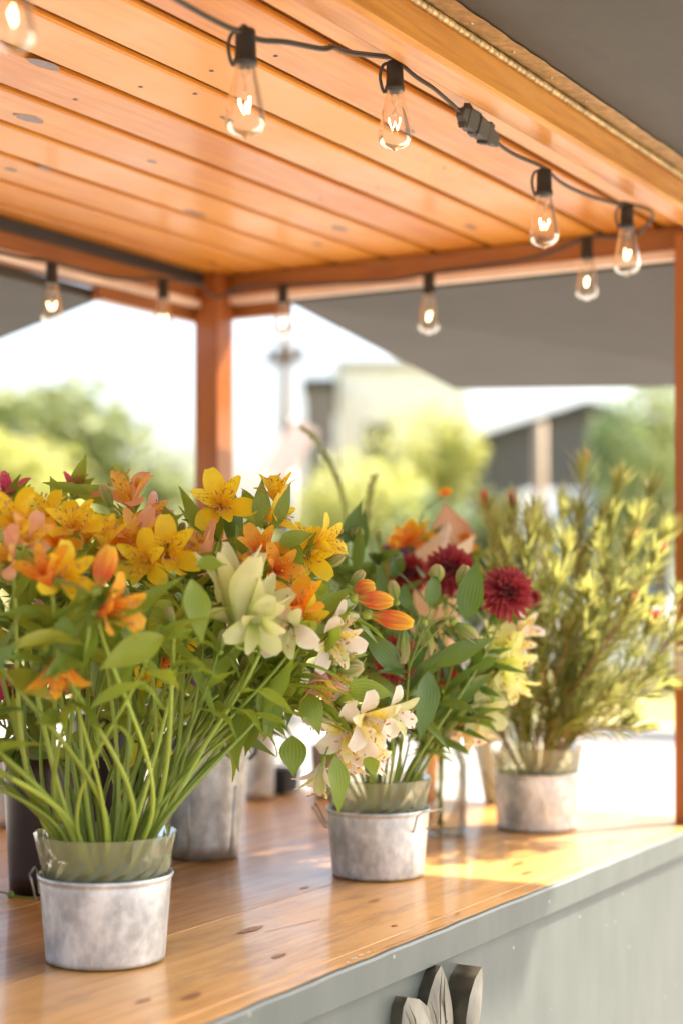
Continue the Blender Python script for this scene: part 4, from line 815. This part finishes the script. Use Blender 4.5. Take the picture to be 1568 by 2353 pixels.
spike([(790, 1400, 3.4), (792, 1180, 3.3), (760, 1070, 3.25), (700, 985, 3.2)], 'tall curved green spike leaning left above the gold blooms', CS)
spike([(850, 1420, 3.45), (842, 1200, 3.4), (845, 1150, 3.35), (858, 1095, 3.3)], 'shorter straight green spike right of the tall curved one', CS)

# -------- needle-leaved branches in the right pail
heads = [(1340, 1085, 3.0, 'coral'), (1420, 1110, 3.02, None), (1490, 1130, 3.1, None), (1115, 1175, 3.05, 'coral'), (1180, 1175, 3.15, 'coral'), (1230, 1190, 3.0, None), (1290, 1170, 3.15, None), (1445, 1262, 2.95, 'coral'), (1500, 1290, 2.9, 'coral'), (1525, 1230, 3.05, None), (1440, 1400, 2.85, 'coral'), (1488, 1440, 2.88, 'coral'), (1560, 1450, 2.95, None), (1278, 1330, 2.85, None), (1330, 1300, 3.05, None), (1380, 1250, 3.1, None), (1200, 1290, 3.0, None), (1150, 1250, 3.1, None), (1310, 1450, 2.9, None), (1390, 1600, 2.85, None), (1440, 1660, 2.9, None), (1180, 1420, 3.0, None), (1240, 1480, 2.9, None), (1370, 1420, 3.0, None), (1330, 1200, 3.0, None), (1180, 1560, 2.95, None), (1500, 1540, 2.95, None), (1410, 1330, 3.1, None), (1260, 1240, 3.15, None), (1135, 1215, 2.95, None), (1160, 1330, 2.95, None), (1215, 1215, 2.9, None), (1240, 1370, 3.1, None), (1300, 1260, 2.9, None), (1400, 1190, 3.0, None), (1350, 1370, 2.85, None), (1465, 1190, 2.95, None), (1470, 1350, 3.0, None), (1200, 1500, 3.05, None), (1290, 1560, 2.95, None)]
def needles(mb, pts, t0, t1, step, L, Wd, spread=(.5, 1.0)):
    m = len(pts)-1; tot = sum((pts[i+1]-pts[i]).length for i in range(m)); n_ = int(tot*(t1-t0)/step)
    for k in range(n_):
        t = (t0+(t1-t0)*k/n_)*m; i = min(m-1, int(t)); p = pts[i].lerp(pts[i+1], t-i); tg = (pts[i+1]-pts[i]).normalized(); d = rand_dir(tg, rnd.uniform(*spread))
        blade(mb, p, d, tg-d*tg.dot(d), L*rnd.uniform(.7, 1.15), Wd, curl=rnd.uniform(-.6, .3), cup=.3, prof='leaf', nu=4, nv=2, r=rnd.random())
LB = {0: 'needle-leaved branch with a coral tip at the very top of the right pail', 3: 'needle-leaved branch with a coral tip reaching furthest left', 4: 'needle-leaved branch with a faint coral tip just right of the leftmost one', 7: 'needle-leaved branch with a pink tip near the right post, upper of the pair', 8: 'needle-leaved branch with a pink tip touching the right post', 10: 'needle-leaved branch with a bright red tip in the middle right', 11: 'needle-leaved branch with a coral tip leaning far right below the red tip', 12: 'needle-leaved branch arching across in front of the right post', 20: 'bright yellow-green branch spreading low over the right rim of its pail', 13: 'branch with golden upright tip in the centre of the right pail', 2: 'feathery yellow-green branch at the top right of the right pail', 1: 'feathery branch rising just right of the top coral tip'}
for i, (x, y, d, tip) in enumerate(heads):
    head = W(x, y, d); pts = stem_path(C3, head, .062, .15, lean=.35)
    e = tag(empty('needle_leaf_branch', pts[0]), LB.get(i) or where(x, y, 'olive needle-leaved branch with its head'), 'branch', 'needle-leaved branches in the right pail')
    s = MB(); s.r = rnd.random(); m_ = len(pts)-1; s.tube(pts, [.0026*(1-.5*k/m_) for k in range(m_+1)], 6)
    l = MB(); needles(l, pts, .12, 1.0,   .0080, .062, .0020, (.5, 1.2)); sh = s
    for q in range(2):                            # side shoots
        t = rnd.uniform(.45, .85)*m_; j = int(t); p = pts[j]; tq = (pts[j+1]-pts[j]).normalized(); o_ = rand_dir(tq, rnd.uniform(.5, .9)); sl_ = rnd.uniform(.05, .10)
        sp_ = smooth([p, p+o_*sl_*.5, p+o_*sl_*.85+V((0, 0, .12*sl_))+tq*.1*sl_], 4); sh.tube(sp_, .0011, 5); needles(l, sp_, .1, 1, .0050, .045, .0020, (.6, 1.4))
        for k in range(10): dd = rand_dir(o_, rnd.uniform(.3, .9)); blade(l, sp_[-1], dd, o_-dd*o_.dot(dd), rnd.uniform(.03, .045), .0027, curl=rnd.uniform(-.4, .2), nu=4, nv=2, r=.5+.5*rnd.random())
    s.build('stalk', M['twig'] if i % 2 == 0 else M['stalk'], e)
    tg = (pts[-1]-pts[-3]).normalized()
    for k in range(26):
        dd = rand_dir(tg, rnd.uniform(.25, .9)); blade(l, head-tg*rnd.uniform(0, .025), dd, tg-dd*tg.dot(dd), rnd.uniform(.042, .065), .0024, curl=rnd.uniform(-.5, .2), nu=4, nv=2, r=.6+.4*rnd.random())
    l.build('needles', M['needle'], e)
    if tip:
        f = MB()
        for k in range(14):
            dd = rand_dir(tg, rnd.uniform(.05, .45)); blade(f, head, dd, tg-dd*tg.dot(dd), rnd.uniform(.028, .042), .0055, curl=-.4, prof='outer', nu=5, nv=2, r=rnd.random())
        f.build('flower', M['coral'], e)

# -------- greens in the tall bucket and vases (dark depth behind the bunch)
for (C, lst, lab, grp, rr_, rz) in ((CT, [(430, 1560, 2.7), (480, 1520, 2.65), (530, 1600, 2.6), (400, 1600, 2.8), (560, 1640, 2.65), (460, 1640, 2.6), (600, 1560, 2.7)], 'shaded leafy stem', 'stems in the tall bucket', .05, .2),
                             (CD, [(200, 1480, 2.8), (300, 1500, 2.75), (250, 1440, 2.8), (340, 1460, 2.85), (180, 1560, 2.75)], 'dim leafy stem', 'stems in the dark middle vase', .04, .23),
                             (CE, [(20, 1560, 2.4), (80, 1500, 2.4), (130, 1540, 2.45), (-20, 1640, 2.35), (60, 1640, 2.3)], 'dark leafy stem', 'stems in the left dark vase', .04, .2)):
    for k, (x, y, d) in enumerate(lst):
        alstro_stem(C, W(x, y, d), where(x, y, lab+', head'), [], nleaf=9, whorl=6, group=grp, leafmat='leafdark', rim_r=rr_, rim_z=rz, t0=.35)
alstro_stem(CT, W(425, 1600, 2.6), 'deep purple bloom in the shade above the tall galvanised bucket', [fl_(410, 1540, 2.55, (0, .4, .9), 'purple', 1.1, .7)], group='stems in the tall bucket', leafmat='leafdark', rim_r=.05, rim_z=.2)
alstro_stem(CE, W(40, 1720, 2.3), 'small magenta bloom low beside the left dark vase', [fl_(92, 1714, 2.3, (.3, .2, .9), 'magenta', .5, .6)], group='stems in the left dark vase', leafmat='leafdark', rim_r=.04, rim_z=.2, whorl=2)
alstro_stem(CG, W(350, 1700, 2.55), 'thin pale stem standing in the ribbed glass tumbler', [], nleaf=3, whorl=3, group='stems in the tumbler', rim_r=.03, rim_z=.09, cat='stem', name='cut_stem')
# fallen bud on the counter
c = W(25, 2066, 2.36); c.z = Z0+.006
e = tag(empty('fallen_bud', c), 'small green bud with a bit of stalk lying on the counter at the left edge', 'bud')
m = MB(); m.lathe([(.0005, -.0055), (.004, -.004), (.0052, 0), (.0042, .004), (.001, .0065)], c, 12); m.build('bud_head', M['stalk'], e)
m = MB(); m.tube(smooth([c, c+RT*.015+V((0, 0, -.003)), c+RT*.03+V((0, 0, -.0045)), c+RT*.036+FW*.004+V((0, 0, -.003))]), .0011, 6); m.tube(smooth([c, c-RT*.012+V((0, 0, .004)), c-RT*.018+V((0, 0, .003))]), .0013, 6); m.build('stalk', M['stalk'], e)

# ================================================================= SURROUNDINGS
n = N('asphalt_lot'); a_ = n.noise(n.coord(), .35, 5); b_ = n.noise(n.coord(), 60, 3)
M['lot'] = n.done(n.pr(Base_Color=n.mix(n.math('MULTIPLY', b_, .4), n.ramp(a_, (.3, (.30, .285, .26)), (.7, (.38, .36, .33))), (.22, .21, .20)), Roughness=.92))
n = N('dry_grass_ground'); a_ = n.noise(n.coord(), .25, 6); b_ = n.noise(n.coord(), 14, 4)
M['dry'] = n.done(n.pr(Base_Color=n.mix(b_, n.ramp(a_, (.3, (.28, .26, .07)), (.7, (.44, .36, .16))), (.22, .24, .06)), Roughness=1))
m = MB(); m.box((-900, -900, -.2), (1500, 1500, 0)); tag(m.build('ground', M['dry'], smooth=False), 'dry grassy ground reaching to the horizon', None, kind='structure')
m = MB(); m.face(*[m.vert(q) for q in ((-60, -60, .004), (15, -60, .004), (15, 14, .004), (-60, 14, .004))]); tag(m.build('parking_lot', M['lot'], smooth=False), 'pale sunlit pavement round the cart', None, kind='structure')
def bgpt(px, d, z=0.0): p = W(px, 1340, d); p.z = z; return p
# kerb
m = MB(); m.box((15, -60, 0), (15.25, 14.25, .13)); m.box((-60, 14, 0), (15, 14.25, .13)); tag(m.build('kerb', M['concrete'], smooth=False, bevel=.02), 'pale kerb at the edge of the pavement', None, kind='structure')

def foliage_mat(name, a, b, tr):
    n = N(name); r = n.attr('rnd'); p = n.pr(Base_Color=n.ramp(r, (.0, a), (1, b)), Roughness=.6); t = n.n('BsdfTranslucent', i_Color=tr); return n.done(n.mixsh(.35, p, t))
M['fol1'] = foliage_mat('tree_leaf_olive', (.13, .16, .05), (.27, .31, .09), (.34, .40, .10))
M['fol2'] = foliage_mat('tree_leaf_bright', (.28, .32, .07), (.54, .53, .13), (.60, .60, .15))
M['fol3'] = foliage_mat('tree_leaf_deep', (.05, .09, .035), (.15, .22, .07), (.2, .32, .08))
def tree(px, d, zc, rx, rz, mat, label, name='broadleaf_tree', trunk=True, seed=1, nleaf=3600, cat='tree', grp='trees beyond the pavement'):
    rr = random.Random(seed); p = bgpt(px, d); e = tag(empty(name, p), label, cat, grp)
    lobes = []
    for k in range(11):
        a = rr.uniform(0, 2*pi); q = rr.uniform(.2, .62); lobes.append((V((cos(a)*q*rx, sin(a)*q*rx, zc+rr.uniform(-.55, .6)*rz)), rr.uniform(.30, .52)))
    t = MB()
    if trunk:
        t.tube([p, p+V((.1, 0, zc*.4)), p+V((0, .1, zc))], [rx*.09, rx*.07, rx*.03], 8)
        for (o, s) in lobes[:7]: t.tube([p+V((0, 0, zc*.45)), (p+V((0, 0, zc*.6))).lerp(p+o, .5), p+o], [rx*.04, rx*.025, rx*.01], 6)
    else:
        for (o, s) in lobes[:6]: t.tube([p+V((o.x*.3, o.y*.3, 0)), p+o], [rx*.03, rx*.01], 5)
    t.build('trunk', M['bark'], e)
    m = MB(); ls = rx*.055
    for k in range(nleaf):
        o, s = lobes[k % len(lobes)]; v = V((rr.gauss(0, 1), rr.gauss(0, 1), rr.gauss(0, 1))).normalized()*(rr.random()**.4)
        c = p+o+V((v.x*rx*s, v.y*rx*s, v.z*rz*s*1.05)); 
        if c.z < .05: continue
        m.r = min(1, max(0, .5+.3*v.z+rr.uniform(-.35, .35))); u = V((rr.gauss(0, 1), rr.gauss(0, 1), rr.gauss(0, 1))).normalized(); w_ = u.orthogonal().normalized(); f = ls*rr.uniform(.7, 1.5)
        m.face(m.vert(c-u*f), m.vert(c-w_*f*.5), m.vert(c+u*f), m.vert(c+w_*f*.5))
    m.build('crown', M[mat], e)
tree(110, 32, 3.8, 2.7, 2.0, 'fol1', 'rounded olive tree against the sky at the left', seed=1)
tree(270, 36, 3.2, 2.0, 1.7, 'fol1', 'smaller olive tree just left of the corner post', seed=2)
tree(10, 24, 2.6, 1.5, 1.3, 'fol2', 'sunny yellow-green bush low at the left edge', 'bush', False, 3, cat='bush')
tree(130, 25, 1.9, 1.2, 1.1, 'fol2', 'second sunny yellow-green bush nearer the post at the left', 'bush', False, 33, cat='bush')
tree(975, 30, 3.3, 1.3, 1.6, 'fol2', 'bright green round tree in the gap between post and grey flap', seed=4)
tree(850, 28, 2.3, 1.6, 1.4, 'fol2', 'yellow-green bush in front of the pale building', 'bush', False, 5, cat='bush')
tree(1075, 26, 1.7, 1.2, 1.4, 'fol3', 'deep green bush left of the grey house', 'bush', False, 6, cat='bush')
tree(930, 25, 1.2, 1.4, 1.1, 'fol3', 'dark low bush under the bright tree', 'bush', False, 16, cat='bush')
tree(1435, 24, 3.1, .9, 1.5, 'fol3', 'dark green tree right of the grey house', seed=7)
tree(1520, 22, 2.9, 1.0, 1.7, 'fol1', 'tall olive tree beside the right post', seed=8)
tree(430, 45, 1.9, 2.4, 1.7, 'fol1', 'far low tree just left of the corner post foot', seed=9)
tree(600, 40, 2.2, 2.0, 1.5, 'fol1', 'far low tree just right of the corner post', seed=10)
# buildings
def wallmat(name, col): return simple(name, col, .85, var=.06, vs=1.5)
def block(px0, px1, d, h, depth, mat, label, name, roofmat, gable=False, win=()):
    a = bgpt(px0, d); b = bgpt(px1, d); e = tag(empty(name, (a+b)/2), label, 'building')
    u = (b-a).normalized(); L = (b-a).length; f = V((FW.x, FW.y, 0))
    def q(s, t, z): return a+u*s+f*t+V((0, 0, z))
    m = MB()
    if gable:
        m.hexa([q(0, 0, 0), q(L, 0, 0), q(L, depth, 0), q(0, depth, 0), q(0, 0, h), q(L, 0, h), q(L, depth, h), q(0, depth, h)])
        m.face(m.vert(q(0, 0, h)), m.vert(q(L, 0, h)), m.vert(q(L/2, 0, h+gable))); m.face(m.vert(q(L, depth, h)), m.vert(q(0, depth, h)), m.vert(q(L/2, depth, h+gable)))
    else: m.hexa([q(0, 0, 0), q(L, 0, 0), q(L, depth, 0), q(0, depth, 0), q(0, 0, h), q(L, 0, h), q(L, depth, h), q(0, depth, h)])
    wl = m.build('wall', mat, e, smooth=False)
    r = MB(); o = .25
    if gable:
        for sgn in (0, 1):
            x0, x1 = (-o, L/2) if not sgn else (L/2, L+o); z0, z1 = (h-.1, h+gable) if not sgn else (h+gable, h-.1)
            r.hexa([q(x0, -o, z0+.02), q(x1, -o, z1+.02), q(x1, depth+o, z1+.02), q(x0, depth+o, z0+.02), q(x0, -o, z0+.16), q(x1, -o, z1+.16), q(x1, depth+o, z1+.16), q(x0, depth+o, z0+.16)])
    else: r.hexa([q(-.1, -.1, h+.003), q(L+.1, -.1, h+.003), q(L+.1, depth+.1, h+.003), q(-.1, depth+.1, h+.003), q(-.1, -.1, h+.3), q(L+.1, -.1, h+.3), q(L+.1, depth+.1, h+.3), q(-.1, depth+.1, h+.3)])
    r.build('roof', roofmat, e, smooth=False)
    for (s, z, ww, hh) in win:
        w_ = MB(); w_.hexa([q(s, -.06, z), q(s+ww, -.06, z), q(s+ww, -.003, z), q(s, -.003, z), q(s, -.06, z+hh), q(s+ww, -.06, z+hh), q(s+ww, -.003, z+hh), q(s, -.003, z+hh)]); fr_ = w_.build('window', M['trimw'], e, smooth=False)
        g = MB(); g.hexa([q(s+.08, -.075, z+.08), q(s+ww-.08, -.075, z+.08), q(s+ww-.08, -.062, z+.08), q(s+.08, -.062, z+.08), q(s+.08, -.075, z+hh-.08), q(s+ww-.08, -.075, z+hh-.08), q(s+ww-.08, -.062, z+hh-.08), q(s+.08, -.062, z+hh-.08)]); g.build('pane', M['pane'], fr_, smooth=False)
    return e, q, L
M['trimw'] = simple('painted_frame', (.7, .68, .62), .5); M['pane'] = simple('window_glass', (.05, .06, .07), .08)
M['roofdk'] = simple('roof_shingle', (.05, .048, .05), .9, var=.2, vs=5)
block(775, 1075, 52, 8.2, 10, wallmat('pale_stucco', (.93, .90, .84)), 'large pale stucco building between the post and the grey flap', 'pale_building', M['concrete'], win=((.8, 5.2, 1.0, 1.4), (3.0, 5.2, 1.0, 1.4), (3.0, 2.0, 1.0, 1.4)))
block(700, 768, 50, 7.4, 8, wallmat('dark_side_wall', (.22, .19, .18)), 'separate dark grey block for the dark side of the pale building', 'pale_building_side', M['roofdk'], win=((.2, 4.5, .5, 1.1),))  # separate block added as the dark side wall of the pale building
block(1128, 1560, 31, 4.2, 6, wallmat('charcoal_siding', (.11, .105, .11)), 'charcoal grey house behind the parked white van', 'grey_house', M['roofdk'], gable=.55, win=((1.35, 1.2, .5, .9),))
block(310, 440, 60, 3.0, 6, wallmat('white_shed_wall', (.8, .78, .74)), 'small white shed far away just left of the corner post', 'white_shed', M['concrete'], win=((.6, .9, .7, .9),))
# timber pole in front of the house
def pole(px, d, h, r, mat, label, name, arms=()):
    p = bgpt(px, d); e = tag(empty(name, p), label, 'pole'); m = MB(); m.tube([p, p+V((0, 0, h*.5)), p+V((0, 0, h))], [r, r*.9, r*.78], 12); m.build('pole_shaft', mat, e)
    for (z, l) in arms: a = MB(); c = p+V((0, 0, z)); a.box(c+V((-.05, -l, -.06)), c+V((.05, l, .06))); a.build('crossarm', mat, e, smooth=False)
    for (z, l) in arms:
        for s in (-.9, -.4, .4, .9): i_ = MB(); i_.lathe([(.001, .06), (.05, .06), (.06, .12), (.03, .16), (.05, .2), (.01, .24)], p+V((0, l*s, z)), 10); i_.build('insulator', M['pane'], e)
M['tan'] = simple('tan_paint', (.36, .27, .17), .7)
pole(1238, 20, 3.45, .095, M['tan'], 'square-looking tan pole in front of the charcoal house', 'tan_pole')
pole(655, 26, 5.6, .10, M['bark'], 'weathered utility pole just right of the corner post', 'utility_pole', ((5.0, .35),))
# pale tilted board on a post by the pole
c = bgpt(668, 14, 0); e = tag(empty('pale_post_board', c), 'pale blank board on a post right of the corner post', 'sign')
m = MB(); m.tube([c, c+V((0, 0, 2.9))], .035, 10); m.build('board_post', M['wire'], e)
m = MB(); ct_ = c+V((0, 0, 2.62)); uu = (RT+V((0, 0, 1.6))).normalized(); vv = uu.cross(FW).normalized()
m.hexa([ct_+uu*a_*.25+vv*b_*.12-FW*(.05 if z_ else .035) for z_ in (0, 1) for a_, b_ in ((-1, -1), (1, -1), (1, 1), (-1, 1))]); m.build('tilted_board', simple('pale_board_colour', (.85, .62, .5), .5), e, smooth=False, bevel=.004)
# parked van
def van():
    p = bgpt(1190, 24.5); e = tag(empty('parked_van', p), 'white parked van with blue-tinted windows behind the needle branches', 'van'); u = FW*1.1; f = RT*1.25
    prof = [(-2.1, .35), (-2.1, .95), (-1.95, 1.1), (-1.25, 1.25), (-.85, 2.5), (-.6, 2.85), (1.9, 2.92), (2.08, 2.7), (2.15, .9), (2.12, .35)]
    m = MB(); rows = []
    for (t, inset) in ((0, .10), (.08, 0), (1.65, 0), (1.73, .10)):
        rows.append([((p+u*(x*(1-.02*bool(inset)))+f*t+V((0, 0, z if z < 1 else z-inset*.35))), 0, 0) for x, z in prof])
    ix = m.grid(rows, True); m.face(*ix[0]); m.face(*ix[-1][::-1]); m.build('body', simple('white_van_paint', (.8, .8, .78), .25), e, smooth=False, bevel=.03)
    for (x0, x1, a0, a1) in ((-.95, -.30, .35, .0), (-.2, .75, 0, 0), (.85, 1.85, 0, -.06)):
        g = MB(); P = [p+u*(x0)+V((0, 0, 1.2)), p+u*x1+V((0, 0, 1.2)), p+u*(x1+a1)+V((0, 0, 2.2)), p+u*(x0+a0)+V((0, 0, 2.2))]
        g.hexa([q-f*.01 for q in P]+[q+f*.02 for q in P]); g.build('window', simple('blue_glass', (.12, .2, .26), .06), e, smooth=False)
    g = MB(); P = [p+u*(-1.25-.03)+f*.12+V((0, 0, 1.30)), p+u*(-1.25-.03)+f*1.61+V((0, 0, 1.30)), p+u*(-.85-.03)+f*1.55+V((0, 0, 2.42)), p+u*(-.85-.03)+f*.18+V((0, 0, 2.42))]
    g.hexa(P+[q+u*.04 for q in P]); g.build('windshield', simple('blue_glass', (.12, .2, .26), .06), e, smooth=False)
    for x in (-1.35, 1.35):
        for t in (-.02, 1.55):
            w_ = MB(); c_ = p+u*x+f*t+V((0, 0, .34)); n_ = 28
            ring = lambda r_, o: [(c_+f*o+u*(r_*cos(2*pi*k/n_))+V((0, 0, r_*sin(2*pi*k/n_))), 0, 0) for k in range(n_)]
            w_.grid([ring(.2, 0), ring(.31, 0), ring(.34, .05), ring(.34, .15), ring(.2, .2)], True); wh = w_.build('wheel', M['black'], e)
            h_ = MB(); h_.grid([ring(.01, -.005), ring(.1, -.01), ring(.2, .005)], True); h_.build('rim', M['wire'], wh)
    for x, mt in ((-2.11, 'trimw'), (2.14, 'red')):
        h_ = MB(); c_ = p+u*x+f*.25+V((0, 0, .85)); h_.box(c_+V((-.03, -.1, -.07)), c_+V((.03, .1, .07))); h_.build('headlight' if x < 0 else 'tail_light', M[mt], e, smooth=False, bevel=.01)
van()
